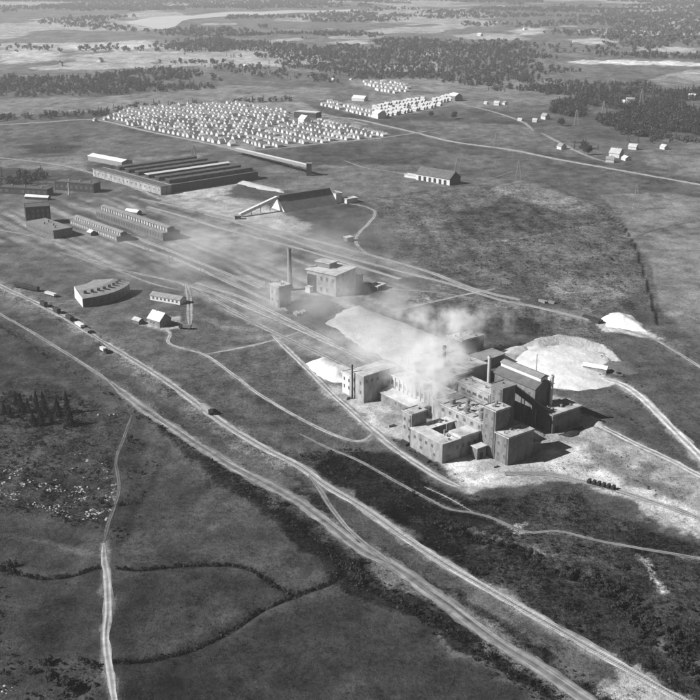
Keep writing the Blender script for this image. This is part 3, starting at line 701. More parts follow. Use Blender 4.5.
flat_building('stair_tower', 'small square tower rising from the back corner of the low front mill building', 'tower', F, 22.4, 29, .8, 9.6, 15.6, M_WALLP, M_ROOF, L=(2, [4, 8, 12], 1.1, 1.6))
t = flat_building('mill_building', 'tallest pale tower block of the mill with bright flat roof', 'building', F, -10, -2.2, 21.9, 30.4, 23, M_WALL, M_ROOF, L=(2, [4, 9, 14, 19], 1.0, 1.9), Rw=(2, [17, 20.3], 1.1, 1.5))
vents(F, t, [(-6, 25), (-4, 28)], 23.1)
t = flat_building('mill_building', 'broad block with dark front face at the near right corner of the mill', 'building', F, -18.6, -10.46, 21.9, 37.4, 13.35, M_WALL, M_ROOF, L=(2, [3.4, 8.8], 1.2, 2.0), Rw=(5, [4.0, 9.0], 1.4, 2.4))
m = MB(); F.box(m, -13.9, -13.3, 30, 34, 13.46, 13.9); m.build('skylight', M_GLASS, t)
flat_building('lean_to', 'low dark annex on the right end of the broad mill block', 'annex', F, -17.4, -10.8, 37.9, 43.6, 6.4, M_WALL2, M_ROOFM, hb=5.2, over=.3, Rw=(2, [2.8], 1.0, 1.2))
flat_building('shed', 'small cube shaped shed standing in the yard before the low mill building', 'shed', F, -6.4, -2.6, 15.1, 20.4, 5.8, M_WALL, M_ROOF, doors=(('R', 17.6, 2.0, 3.0),))
# middle body
t = flat_building('mill_building', 'middle mill body with pipes and tanks on its pale roof below the smoke', 'building', F, -1.7, 33, 22.5, 38.8, 14, M_WALLP, M_ROOF, over=.2, L=(7, [11.6], 1.4, 1.5))
for a, b, r, hz in ((3, 26, 1.3, 3.2), (7, 29, 1.0, 2.6), (13, 26, 1.6, 2.2), (18, 31, 1.1, 3.0), (24, 27, 1.4, 2.4)):
    x, y, _ = F.g(a, b); MB().lathe(x, y, [(r, 14.11), (r, 14.1+hz), (r*.3, 14.5+hz)], 12).build('tank', M_STEEL, t)
for a0, b0, a1, b1 in ((3, 26, 13, 26.2), (7, 29, 18, 31), (0, 36, 28, 36)): MB().bar(F.g(a0, b0, 15), F.g(a1, b1, 15.2), .25, 6).build('pipe', M_STEEL, t)
for k in range(6):
    m = MB(); F.box(m, 1+k*5, 1.5+k*5, 23.5, 38, 14.103, 14.5); m.build('roof_rib', M_ROOFM, t)
# long pilastered building in the smoke
t = flat_building('mill_building', 'long mill wing with pilastered wall running back into the smoke', 'building', F, 37, 76, 30.5, 41, 12, M_WHITE, M_ROOF, Rw=(3, [8.5], 1.2, 1.8))
for k in range(12):
    m = MB(); F.box(m, 38+k*3.3, 38.7+k*3.3, 29.9, 30.52, -1, 11.5); m.build('pilaster', M_WHITE, t)
windows(F, t, 'L', 38.7+.0, 38.7+11*3.3, 11, [4.2, 8.4], 1.3, 2.2, b0=30.5)
flat_building('shed', 'low pale shed along the foot of the pilastered mill wing', 'shed', F, 44, 74, 22.6, 28.6, 5, M_WALL, M_ROOF, hb=6.2, L=(8, [3], 1.2, 1.2))
flat_building('boiler_house', 'dark ended boiler house beneath the densest smoke', 'building', F, 46, 80, 46, 60, 16, M_WALL2, M_ROOF, Rw=(3, [5, 11.5], 1.4, 2.6))
flat_building('boiler_house', 'lower dark ended house between the boilers and the far tall store', 'building', F, 60, 84, 64, 84, 10.5, M_WALL2, M_ROOF, Rw=(4, [6], 1.4, 2.4))
chimney('iron chimney of the boiler house standing in the thick smoke', *F.g(60, 53)[:2], 27, 1.0, .85, M_STEEL)
t = flat_building('store_house', 'tall dark ended store at the far end of the pale pile', 'building', F, 91, 103, 93.4, 110, 12.4, M_WALL, M_ROOF, Rw=(4, [4, 8.6], 1.4, 2.0))
flat_building('lean_to', 'long low lean-to roof in shade before the tall dark ended store', 'annex', F, 76, 87, 88, 112, 4.5, M_WALL2, M_ROOFM, over=.5, hb=5.5)
# windowed hall, tower, gabled hall
t = flat_building('mill_building', 'narrow raised hall with a row of five dark windows', 'building', F, 11.9, 34, 39.4, 48, 19.5, M_WALLP, M_ROOF, over=.5)
for k in range(5): put_window(F, t, 'L', 14.6 + k*4.0, 16.4, 2.3, 1.3, b0=39.4)
m = MB(); F.box(m, 11.9, 34, 39.05, 39.4, 14.2, 14.6); m.build('ledge', M_ROOFM, t)
t = flat_building('conveyor_tower', 'square tower where the sloping conveyor leaves the windowed hall', 'tower', F, 3.8, 11.4, 39.2, 47.4, 25, M_WALL, M_ROOFM, L=(2, [18.5, 22], 1.0, 1.5))
# gabled hall
t = thing('gabled_hall', 'tall long hall with dark roof and bright clerestory band', 'hall', F.g(4, 61))
m = MB(); m.extr([(0,-1),(12,-1),(12,19.5),(6,23.2),(0,19.5)][::-1], F.g(4, 61), F.g(31.5, 61), F.b); m.build('wall', M_WALL, t)
m = MB()
m.extr([(-.7,19.35),(-.7,19.7),(3.6,22.3),(3.6,21.95)], F.g(3.4, 61, .1), F.g(32, 61, .1), F.b); m.extr([(8.4,21.95),(8.4,22.3),(12.7,19.7),(12.7,19.35)], F.g(3.4, 61, .1), F.g(32, 61, .1), F.b)
m.build('roof', M_ROOFD, t)
m = MB(); m.extr([(3.62,21.4),(3.62,24.2),(8.38,24.2),(8.38,21.4)], F.g(4.4, 61), F.g(31.2, 61), F.b); m.build('clerestory', M_WHITE, t)
m = MB(); m.extr([(3.2,24.2),(3.2,24.5),(6,25.6),(8.8,24.5),(8.8,24.2)], F.g(3.9, 61, .004), F.g(31.6, 61, .004), F.b); m.build('clerestory_roof', M_ROOFM, t)
windows(F, t, 'L', 6, 30, 7, [16], 1.4, 2.4, b0=61); windows(F, t, 'R', 62, 72, 3, [8, 15], 1.3, 2.2, a0=4)
chimney('slim pale chimney at the far corner of the dark roofed gabled hall', *F.g(34.5, 60)[:2], 27.5, .95, .85, mat('pale_render', .45, .15, .4))
chimney('slim pale chimney at the near gable end of the dark roofed hall', *F.g(2.6, 70.5)[:2], 25, .85, .8, mat('pale_render', .45, .15, .4))
x, y, _ = F.g(16, 73.6); mast = thing('mast', 'thin mast sticking up behind the dark roofed gabled hall', 'mast', (x, y, 0))
MB().bar((x, y, -.5), (x, y, 31), .16, 6).build('pole', M_DARK, mast)
# conveyor
t = thing('conveyor', 'enclosed sloping conveyor from the square tower down to the right hand house', 'conveyor', F.g(1.5, 55))
p0 = Vector(F.g(6.2, 47.42, 22.0)); p1 = Vector(F.g(-1.5, 62.0, 8.6)); d = (p1-p0); sd_ = Vector((d.y, -d.x, 0)).normalized(); up = sd_.cross(d).normalized()
if up.z < 0: up = -up
def gallery(p0, p1, wd, ht, mw, mr, t):
    d = p1-p0; s = Vector((d.y, -d.x, 0)).normalized(); up = s.cross(d).normalized(); up = up if up.z > 0 else -up
    m = MB(); m.hexa([p0-s*wd, p0+s*wd, p1+s*wd, p1-s*wd, p0-s*wd+up*ht, p0+s*wd+up*ht, p1+s*wd+up*ht, p1-s*wd+up*ht]); m.build('casing', mw, t)
    m = MB(); o = up*(ht+.01); m.hexa([p0-s*wd*1.1+o, p0+s*wd*1.1+o, p1+s*wd*1.1+o, p1-s*wd*1.1+o]+[q+up*.2 for q in (p0-s*wd*1.1+o, p0+s*wd*1.1+o, p1+s*wd*1.1+o, p1-s*wd*1.1+o)]); m.build('roof', mr, t)
gallery(p0, p1, 1.4, 2.6, M_WALLD, M_ROOFM, t)
for k in (.35, .7):
    c = p0.lerp(p1, k)
    for s in (-1.1, 1.1):
        q = c + Vector(F.a + (0,)) * s; MB().bar((q.x, q.y, -.5), (q.x, q.y, c.z+.1), .22, 4).build('leg', M_STEEL, t)
# chip cone
x, y, _ = F.g(-1, 52.5)
heap('chip_heap', 'rounded pale heap under the sloping conveyor', None, 7, .75, M_BLOCK, 53, .7, world=[(x+8.5*math.cos(a*math.pi/8), y+8.5*math.sin(a*math.pi/8)) for a in range(16)])
t = flat_building('mill_building', 'flat roofed house at the right end of the mill by the conveyor foot', 'building', F, -6.5, 3.0, 62.8, 81.5, 9.5, M_WALL, M_ROOF, over=.8, L=(2, [3.2, 6.6], 1.2, 1.6), Rw=(5, [5.6], 1.5, 2.0), doors=(('R', 66, 3, 3.4),))
vents(F, t, [(-2, 67), (-2, 73), (-1, 78)], 9.6)
m = MB(); F.box(m, 0, .6, 66, 68, 9.603, 10.2); m.build('hatch', M_ROOFM, t)
heap('coal_heap', 'dark coal heap against the shaded front of the right end house', None, 2.2, .6, mat('coal', .03, .4, .6, bump=.4), 57, .7, world=[F.g(a, b)[:2] for a, b in ((-8,64),(-13,66),(-14,73),(-12,80),(-8,82))])
heap('gravel_heap', 'grey gravel mound beyond the right end house', None, 3, .55, M_HEAPG, 59, .8, world=[F.g(a, b)[:2] for a, b in ((-4,84),(-12,84),(-15,90),(-10,96),(-3,94))])
# tall blank block at left of the mill
t = flat_building('digester_house', 'tall blank tower block standing apart left of the smoking mill', 'building', F, 76.2, 86.8, 14.2, 35.2, 14.6, M_WALLP, M_ROOF, hb=15.4, L=(2, [5, 10], 1.0, 1.8), Rw=(6, [11.2], 1.2, 1.6))
flat_building('lean_to', 'low pale annex behind the tall blank tower block', 'annex', F, 87.3, 95, 14.6, 24, 11, M_WHITE, M_ROOF, L=(2, [4, 8], 1.0, 1.6))
x, y, _ = F.g(84.2, 13.0); chimney('thin dark stovepipe up the left wall of the tall blank tower block', x, y, 18.6, .42, .36, M_DARK)
# yard clutter
def crate_pile(px, label, sx, sy, sz, m):
    x, y = P(*px); t = thing('timber_stack', label, 'timber', (x, y, 0))
    for k in range(3):
        mb = MB(); F2 = Frame((x, y), -36.5+random.uniform(-8, 8)); F2.box(mb, -sx/2, sx/2, -sy/2+sy/3*k+.1, sy/3*(k+1)-sy/2-.1, -.1, sz*random.uniform(.7, 1.1)); mb.build('stack', m, t)
crate_pile((388,425), 'low stack of timber lying in the yard left of the mill', 6, 3, 1.6, M_TIMBER)
crate_pile((404,444), 'dark timber stack beside the yard road near the low front building', 5, 3, 1.3, M_DARK)
crate_pile((423,459), 'long dark stack under the left wall of the low front building', 9, 2, 1.2, M_DARK)
crate_pile((493,466), 'scrap heap of boards at the foot of the broad mill block', 4, 2.5, .9, M_TIMBER)
crate_pile((345,398), 'small timber stack on the pale ground left of the stovepipe block', 5, 2.5, 1.3, M_TIMBER)
crate_pile((596,322), 'dark stack of goods just left of the small bright heap', 8, 4, 2.2, M_DARK)
crate_pile((587,318), 'smaller dark stack by the far path left of the small bright heap', 6, 3, 1.8, M_DARK)
crate_pile((543,302), 'pale timber stack beside the far railway', 6, 3, 1.5, M_TIMBER)
crate_pile((552,303), 'grey timber stack next to the pale one beside the far railway', 5, 3, 1.5, M_STEEL)
# shed on the spoil floor
SF = Frame(P(606, 374), -62)
t = thing('long_shed', 'long white roofed shed on the waste floor', 'shed', SF.g(0, 0))
m = MB(); SF.box(m, 0, 13, 0, 4, -.4, 2.6); m.build('wall', M_TIMBER, t)
m = MB(); m.extr([(-.5,2.55),(2,4.0),(4.5,2.55)][::-1], SF.g(-.4, 0), SF.g(13.4, 0), SF.b); m.build('roof', M_WHITE, t)

# ------------------------------------------------------------------ power house group
G = Frame(P(336, 297), -52)
la, _ = G.loc(P(305, 291)); _, lb = G.loc(P(361, 291))
t = flat_building('power_house', 'large pale power house with shallow roof beside the tall chimney', 'building', G, 0, 25, 0, 21, 15, M_WALLP, M_ROOF, over=1.0, hb=16, L=(5, [3.2, 10.5], 1.6, 2.6), Rw=(4, [4, 10.5], 1.6, 2.6))
m = MB(); G.box(m, 17, 24.6, -.25, -.01, 0, 12); m.build('dark_opening', M_DARK, t)  # flat dark sheet painted for the shade inside the open doorway
m = MB(); G.box(m, 12, 24, 8, 16, 15.2, 18.8); m.build('monitor_wall', M_WALL2, t)
m = MB(); G.box(m, 11.4, 24.6, 7.4, 16.6, 18.803, 19.2); m.build('monitor_roof', M_ROOF, t)
flat_building('lean_to', 'small pale porch in the great doorway of the power house', 'annex', G, 19, 23, -4.2, -.6, 4, M_WHITE, M_ROOF, over=.2)
flat_building('shed', 'dark shed at the right end of the power house', 'shed', G, 2, 12, 24, 32, 8, M_WALLD, M_ROOFD)
flat_building('shed', 'low white roofed shed on the pale ground right of the power house', 'shed', Frame(P(378,291), -50), 0, 7, 0, 9, 3, M_WALL, M_WHITE)
x, y = P(290, 290); chimney('tall tapering brick chimney left of the power house', x, y, 29, 1.75, 1.25)
Q = Frame(P(279.5, 308), -36.5)
flat_building('store_house', 'narrow pale tower like store just below the tall chimney', 'building', Q, 0, 11, 0, 9, 14, M_WALLP, M_ROOF, L=(2, [4, 9], 1.0, 1.6))
heap('coal_heap', 'black coal heap behind the narrow tower like store', [(284,306),(296,300),(306,306),(300,314),(288,313)], 3, .5, mat('coal', .03), 61)
heap('coal_heap', 'dark fuel heap in front of the power house', [(306,305),(322,300),(338,304),(336,315),(318,320),(306,315)], 3.2, .5, mat('coal', .03), 63)
for k, (u, v, s) in enumerate(((297,315,5),(303,313,4))): crate_pile((u, v), ('cart sized timber stack beside the black coal heap', 'second timber stack right beside the black coal heap')[k], s, 3, 2, M_TIMBER)
flat_building('hut', 'tiny square hut standing alone by the far railway bend', 'hut', Frame(P(347.5, 242), -37), 0, 5, 0, 6, 3.4, M_WALL2, M_ROOF)

# ------------------------------------------------------------------ roundhouse
o0 = P(84, 307.5); arc = PP([(84,307.5),(104,304.5),(118,299),(130,291)])
# circle through first, middle, last
def circ(a, b, c):
    ax, ay, bx, by, cx, cy = *a, *b, *c; d = 2*(ax*(by-cy)+bx*(cy-ay)+cx*(ay-by))
    ux = ((ax*ax+ay*ay)*(by-cy)+(bx*bx+by*by)*(cy-ay)+(cx*cx+cy*cy)*(ay-by))/d
    uy = ((ax*ax+ay*ay)*(cx-bx)+(bx*bx+by*by)*(ax-cx)+(cx*cx+cy*cy)*(bx-ax))/d
    return ux, uy
cx, cy = circ(arc[0], ((arc[1][0]+arc[2][0])/2, (arc[1][1]+arc[2][1])/2), arc[3]); rad = math.hypot(arc[0][0]-cx, arc[0][1]-cy)
t0 = math.atan2(arc[0][1]-cy, arc[0][0]-cx); t1 = math.atan2(arc[3][1]-cy, arc[3][0]-cx)
dep = min(24.0, rad*.9); print('rad', rad)
t = thing('engine_shed', 'curved engine shed with pale end wall and dark outer wall', 'shed', (arc[0][0], arc[0][1], 0))
def ring(name, r0, r1, z00, z01, z10, z11, m, n=18, e=0.0, k0=0, k1=None):
    mb = MB(); k1 = n if k1 is None else k1
    A = [t0-e+(t1-t0+2*e)*i/n for i in range(n+1)]
    for i in range(k0, k1):
        c = [(r0, A[i]), (r1, A[i]), (r1, A[i+1]), (r0, A[i+1])]
        zb = (z00, z10, z10, z00); zt = (z01, z11, z11, z01)
        mb.hexa([(cx+r*math.cos(q), cy+r*math.sin(q), z) for (r, q), z in zip(c, zb)] + [(cx+r*math.cos(q), cy+r*math.sin(q), z) for (r, q), z in zip(c, zt)])
    return mb.build(name, m, t)
ring('wall', rad-dep, rad, -1, 7.6, -1, 5.8, M_WALL2)
ring('roof', rad-dep-.4, rad-dep*.45, 7.6, 7.9, 8.4, 8.7, M_ROOFM, e=.01)
ring('roof', rad-dep*.45+.003, rad+.5, 8.4, 8.7, 5.83, 6.13, M_ROOFM, e=.01)
e0 = [(cx+r*math.cos(t0-.008), cy+r*math.sin(t0-.008)) for r in (rad-dep, rad)]
mb = MB(); ux, uy = e0[1][0]-e0[0][0], e0[1][1]-e0[0][1]; L = math.hypot(ux, uy); nx, ny = uy/L*.3, -ux/L*.3
mb.hexa([(e0[0][0]+nx,e0[0][1]+ny,-1),(e0[1][0]+nx,e0[1][1]+ny,-1),(e0[1][0],e0[1][1],-1),(e0[0][0],e0[0][1],-1),(e0[0][0]+nx,e0[0][1]+ny,7.8),(e0[1][0]+nx,e0[1][1]+ny,6.0),(e0[1][0],e0[1][1],6.0),(e0[0][0],e0[0][1],7.8)])
mb.build('end_wall', M_WHITE, t)
for i in range(8):
    q = t0+(t1-t0)*(i+.6)/8.2; r = rad*.985-dep*.22
    MB().box(cx+r*math.cos(q)-.8, cx+r*math.cos(q)+.8, cy+r*math.sin(q)-.8, cy+r*math.sin(q)+.8, 6.4, 9.2).build('smoke_vent', M_DARK, t)
for i in range(9):
    q = t0+(t1-t0)*(i+.5)/9; r = rad+.05; c = Vector((cx+r*math.cos(q), cy+r*math.sin(q), 2.8)); tv = Vector((-math.sin(q), math.cos(q), 0)); nv = Vector((math.cos(q), math.sin(q), 0))
    m = MB(); m.hexa([c-tv*1.2-nv*.2+Vector((0,0,z)) if False else c+tv*s*1.2+nv*e+Vector((0,0,z)) for z in (-1.5, 1.6) for s, e in ((-1,-.3),(1,-.3),(1,.06),(-1,.06))]); m.build('window', M_GLASS, t)
# house and sheds beside it
HF = Frame(P(160, 328), -50)
t = thing('cottage', 'white roofed cottage in its pale yard beside the curved shed', 'house', HF.g(0, 0))
m = MB(); m.extr([(0,-.8),(9,-.8),(9,4.2),(4.5,8.2),(0,4.2)][::-1], HF.g(0, 0), HF.g(11, 0), HF.b); m.build('wall', M_WALL, t)
m = MB(); m.extr([(-.5,3.8),(-.5,4.1),(4.5,8.6),(4.5,8.25)], HF.g(-.5, 0), HF.g(11.5, 0), HF.b); m.extr([(4.5,8.25),(4.5,8.6),(9.5,4.1),(9.5,3.8)], HF.g(-.5, 0), HF.g(11.5, 0), HF.b); m.build('roof', M_WHITE, t)
windows(HF, t, 'R', 1, 8, 2, [2.2], 1.1, 1.3, a0=0); windows(HF, t, 'L', 1, 10, 3, [2.2], 1.1, 1.3, b0=0)
m = MB(); HF.box(m, 7, 7.8, 4.1, 4.9, 7.5, 9.6); m.build('chimney', M_CHIM, t)
def gable_shed(label, F_, ln, wd, hw, hr, mw, mr, name='shed', cat='shed', over=.4, a0=0, group=None):
    t = thing(name, label, cat, F_.g(0, 0), group)
    m = MB(); m.extr([(0,-.8),(wd,-.8),(wd,hw),(wd/2,hr),(0,hw)][::-1], F_.g(a0, 0), F_.g(a0+ln, 0), F_.b); m.build('wall', mw, t)
    s = (hr-hw)/(wd/2); m = MB()
    m.extr([(-over,hw-s*over+.02),(-over,hw-s*over+.3),(wd/2,hr+.3),(wd/2,hr+.02)], F_.g(a0-over, 0), F_.g(a0+ln+over, 0), F_.b)
    m.extr([(wd/2,hr+.02),(wd/2,hr+.3),(wd+over,hw-s*over+.3),(wd+over,hw-s*over+.02)], F_.g(a0-over, 0), F_.g(a0+ln+over, 0), F_.b); m.build('roof', mr, t)
    return t
S1 = Frame(P(180, 305), -62)
t = gable_shed('long low shed with pale wall and dark end right of the curved shed', S1, 24, 7, 3.2, 4.8, M_WHITE, M_ROOFM)
windows(S1, t, 'L', 1, 23, 7, [1.8], 1.2, 1.2, b0=0)
gable_shed('small outbuilding left of the white roofed cottage', Frame(P(139, 325), -50), 6, 4, 2.4, 3.6, M_WALL2, M_ROOF)

# ------------------------------------------------------------------ works at the left
U = Frame(P(54, 239), -43)
t = flat_building('works_building', 'low dark ended works building with a black cube tower behind', 'building', U, 0, 46, 0, 17, 6.6, M_WALL2, M_ROOFM, L=(12, [3.4], 1.8, 2.0), Rw=(4, [3.4], 1.6, 2.0))
vents(U, t, [(8, 6), (16, 9), (26, 6), (30, 12)], 6.7, .7, 2)
U2 = Frame(P(25, 225), -62)
flat_building('water_tower', 'dark cube shaped tower house behind the low works building', 'tower', Frame(P(28.5, 224.5), -68), 0, 3.5, 0, 20, 16.5, M_WALLD, M_ROOFD, over=.3) if False else None
CF = Frame(P(27, 226), -20)
flat_building('tower_house', 'dark cube shaped tower house behind the low works building', 'tower', CF, 0, 16, 0, 20, 15.5, M_WALLD, M_ROOFD, over=.3, Rw=(5, [4, 8, 12], 1.6, 2.2))
def saw_shed(label, F_, ln, wd, h, clere, nwin, group=None):
    t = thing('workshop', label, 'workshop', F_.g(0, 0), group)
    m = MB(); F_.box(m, 0, ln, 0, wd, -1, h*.62); m.build('wall', M_WALL2, t)
    m = MB(); F_.box(m, -.3, ln+.3, -.5, wd*.3, h*.62+.003, h*.62+.3); F_.box(m, -.3, ln+.3, wd*.7, wd+.5, h*.62+.003, h*.62+.3); m.build('aisle_roof', M_ROOFM, t)
    m = MB(); F_.box(m, 0, ln, wd*.3+.003, wd*.7-.003, h*.62+.002, h); m.build('clerestory', M_WALLD, t)
    m = MB(); m.extr([(wd*.3-.5,h),(wd*.3-.5,h+.25),(wd*.5,h+1.2),(wd*.7+.5,h+.25),(wd*.7+.5,h)], F_.g(-.4, 0, .003), F_.g(ln+.4, 0, .003), F_.b); m.build('roof', M_ROOFM, t)
    for k in range(nwin):
        o = MB(); s = ln*(k+.5)/nwin; F_.box(o, s-ln/nwin*.27, s+ln/nwin*.27, wd*.3-.06, wd*.3+.02, h*.68, h*.95); o.build('window', mat('pale_pane', .36, .3, .5), t)  # panes in one pale tone, lighter than the other glass
        o = MB(); F_.box(o, s-ln/nwin*.27, s+ln/nwin*.27, -.06, .02, h*.2, h*.5); o.build('window', mat('pale_pane', .36) if clere else M_GLASS, t)
    return t
V2 = Frame(P(163, 241), -41)
saw_shed('longer of two parallel workshops with a row of bright clerestory windows', V2, 108, 16, 9.7, False, 26)
V1 = Frame(P(117, 242), -41)
saw_shed('shorter nearer parallel workshop with bright windows and black open end', V1, 78, 13, 6.6, True, 20)
gable_shed('tiny white roofed hut between the workshop and the dark ended works building', Frame(P(91, 236), -41), 6, 5, 2.6, 4, M_WALL2, M_WHITE, 'hut', 'hut')
gable_shed('small white roofed shed behind the longer workshop', Frame(P(137, 216), -58), 14, 6, 3, 4.6, M_WALL2, M_WHITE)
gable_shed('white roofed low shed in front of the dark left edge works building', Frame(P(48, 200.5), -75), 24, 5, 2.6, 4.0, M_DARK, M_WHITE)
K1 = Frame(P(94, 193), -70)
t = flat_building('works_building', 'long dark flat roofed works building beside the long pale front building', 'building', K1, 0, 44, 0, 12, 8.5, M_WALLD, M_ROOFD, L=(8, [4.2], 1.6, 2.0))
vents(K1, t, [(6, 5), (18, 6), (30, 5)], 8.6, .7, 2)
K2 = Frame(P(46, 197), -75)
t = flat_building('works_building', 'low dark works building at the left edge below the trees', 'building', K2, 0, 52, 3, 14, 6.5, M_WALLD, M_ROOFD, L=(9, [3.4], 1.6, 1.8))
vents(K2, t, [(8, 8), (26, 8), (40, 9)], 6.6, .7, 2)
K3 = Frame(P(70, 194.5), -70); x, y, _ = K3.g(0, -1.5); chimney('short pale stovepipe before the long dark works building', x, y, 11, .5, .45, M_WHITE)
# big hall works
W = Frame(P(161, 195), -42)
t = flat_building('hall_front', 'long pale front building before the row of dark hall roofs', 'building', W, 0, 128, 0, 12, 7.7, M_WALLP, M_ROOFD, L=(16, [4.2], 1.2, 1.4))
nb = 6; wbay = 18.5
for k in range(nb):
    a0 = 1.5 + k*wbay
    if k >= nb: break
    HB = Frame(W.g(a0, 13), -42)
    ln = 104 - k*1.0
    lab = ['nearest', 'second', 'third', 'fourth', 'fifth', 'farthest'][k]
    t = thing('works_hall', f'{lab} of the parallel dark works halls behind the long pale front building', 'hall', HB.g(0, 0), 'parallel works halls')
    m = MB(); HB.box(m, 0, wbay-.1, 0, ln, -1, 7.5 if k else 7.0); m.build('wall', M_WALLD, t)
    m = MB(); HB.box(m, -.2, wbay-.15, -.3, ln+.4, 7.503, 7.8); m.build('roof', M_ROOFD, t)
    m = MB(); HB.box(m, wbay*.34, wbay*.68, 2, ln-2, 7.803, 11.2); m.build('monitor', M_WALLD, t)
    mr_ = M_WHITE if k == 2 else M_ROOFD
    m = MB(); m.extr([(0,11.2),(0,11.5),(wbay*.2,12.6),(wbay*.46,11.5),(wbay*.46,11.2)], HB.g(wbay*.28, 1.5, .004), HB.g(wbay*.28, ln-1.5, .004), HB.a); m.build('monitor_roof', mr_, t)
    for q in range(10):
        m = MB(); s = 4 + (ln-8)*(q+.5)/10; HB.box(m, wbay*.34-.06, wbay*.34+.02, s-3.4, s+3.4, 8.3, 10.6); m.build('window', M_GLASS, t)
XF = Frame(P(122, 167), -48)
gable_shed('white roofed long shed at the back left of the dark works halls', XF, 62, 14, 5, 7, M_TIMBER, M_WHITE, 'shed', 'shed')
# raised gallery
t = thing('conveyor', 'long pale raised gallery running from the village road to an iron end tower', 'conveyor', (*P(310, 175), 0))
p0 = Vector((*P(236, 154), 4)); p1 = Vector((*P(309, 175.5), 8))
gallery(p0, p1, 2.2, 3.0, M_TIMBER, M_WHITE, t)
for k in range(1, 9):
    c = p0.lerp(p1, k/9)
    m = MB(); m.bar((c.x-1.2, c.y, -.5), (c.x-.6, c.y, c.z), .3); m.bar((c.x+1.2, c.y, -.5), (c.x+.6, c.y, c.z), .3); m.build('trestle', M_DARK, t)
m = MB(); m.box(p1.x-2.5, p1.x+2.5, p1.y-2, p1.y+3, -.5, 12.5); m.build('end_tower', M_DARK, t)
m = MB(); m.box(p1.x-3, p1.x+3, p1.y-2.5, p1.y+3.5, 12.503, 13); m.build('end_tower_roof', M_ROOFM, t)
# A-frame store with sloping conveyor
YF = Frame(P(285, 212.5), -37)
t = thing('storage_hall', 'great steep roofed storage hall whose roof comes down to the ground', 'hall', YF.g(0, 0))
ln = 58
m = MB(); m.extr([(0,-.5),(12,11.5),(24,-.5)][::-1], YF.g(0, .6), YF.g(0, ln-.6), YF.a); m.build('gable_wall', M_WHITE, t)
m = MB(); m.extr([(-.6,-.5),(12,12.1),(12,11.52),(.02,-.5)][::-1], YF.g(0, 0), YF.g(0, ln), YF.a); m.extr([(12,11.52),(12,12.1),(24.6,-.5),(23.98,-.5)], YF.g(0, 0), YF.g(0, ln), YF.a); m.build('roof', mat('weathered_sheet', .13, .25, .2), t)
m = MB(); YF.box(m, 10.5, 13.5, 1, ln-1, 11.6, 13.4); m.build('ridge_house', M_ROOFD, t)
flat_building('store_house', 'pale end house joined to the great steep roofed storage hall', 'building', YF, 3, 14, ln+.3, ln+7, 9, M_WHITE, M_ROOFM)
flat_building('shed', 'low white shed at the right end of the storage hall', 'shed', YF, -4, 4, ln+7.5, ln+20, 4, M_WHITE, M_ROOF)
t = thing('conveyor', 'bright sloping conveyor climbing to the gable of the storage hall', 'conveyor', (*P(241, 216), 0))
gallery(Vector((*P(240, 217), .6)), Vector(YF.g(12, -.2, 10.2)), 1.4, 2.4, M_WHITE, M_WHITE, t)
for k in (.3, .55, .8):
    c = Vector((*P(240, 217), .6)).lerp(Vector(YF.g(12, -.2, 10.2)), k); MB().bar((c.x, c.y, -.5), (c.x, c.y, c.z), .35).build('leg', M_STEEL, t)
t = thing('conveyor_house', 'small dark house at the foot of the bright sloping conveyor', 'hut', (*P(239, 219), 0))
x, y = P(238, 219); MB().box(x-2.5, x+2.5, y-2, y+2, -.5, 3).build('wall', M_DARK, t); MB().box(x-3, x+3, y-2.5, y+2.5, 3.003, 3.3).build('roof', M_ROOFM, t)
heap('sand_bank', 'long low pale bank curving behind the storage hall', [(231,180),(236,178),(260,185),(284,190),(283,193),(258,189),(238,184)], 2.5, .5, mat('sand', .42, .15, .2), 71)
# barn
B = Frame(P(449.5, 185.5), -46)
t = gable_shed('big barn with dark hipped roof and white front with dark doors', B, 44, 17, 6.2, 12.5, M_WHITE, M_ROOFD, 'barn', 'barn', .6)
for k in range(6):
    m = MB(); B.box(m, 4+k*6.6, 7.4+k*6.6, -.1, .02, 0, 4.6); m.build('door', M_DARK, t)
m = MB(); m.extr([(.02,-.8),(16.98,-.8),(16.98,6.1),(8.5,12.3),(.02,6.1)][::-1], B.g(-.12, 0), B.g(-.002, 0), B.b); m.build('end_wall', M_WALLD, t)  # dark sheet over the white gable: end shade put into the colour
flat_building('shed', 'low white annex strung along the left end of the big barn', 'shed', B, 45, 62, 3, 8, 3, M_WHITE, M_ROOF)

# ------------------------------------------------------------------ the village
HW, HL = 6.8, 8.4
def house_meshes(k):
    hw = (2.9, 3.3, 2.7)[k]; hr = (5.6, 6.2, 5.0)[k]
    w_ = MB(); w_.extr([(-HW/2,-.6),(HW/2,-.6),(HW/2,hw),(0,hr),(-HW/2,hw)][::-1], (-HL/2,0,0), (HL/2,0,0), (0,1))
    r_ = MB(); s = (hr-hw)/(HW/2); o = .35
    r_.extr([(-HW/2-o,hw-s*o+.02),(-HW/2-o,hw-s*o+.22),(0,hr+.22),(0,hr+.02)], (-HL/2-o,0,0), (HL/2+o,0,0), (0,1))
    r_.extr([(0,hr+.02),(0,hr+.22),(HW/2+o,hw-s*o+.22),(HW/2+o,hw-s*o+.02)], (-HL/2-o,0,0), (HL/2+o,0,0), (0,1))
    c_ = MB().box(.8, 1.5, -.35, .35, hr-.6, hr+1.0)
    out = []
    for mb, n, m in ((w_, 'wall', M_HWALL), (r_, 'roof', (M_HROOF, mat('dull_village_roof', .24, .25, .6), mat('white_village_roof', .56, .15, .6))[k]), (c_, 'chimney', M_CHIM)):
        me = bpy.data.meshes.new(n); me.from_pydata(mb.v, [], mb.f); me.materials.append(m); out.append((n, me))
    return out
HM = [house_meshes(k) for k in range(3)]
REST = []
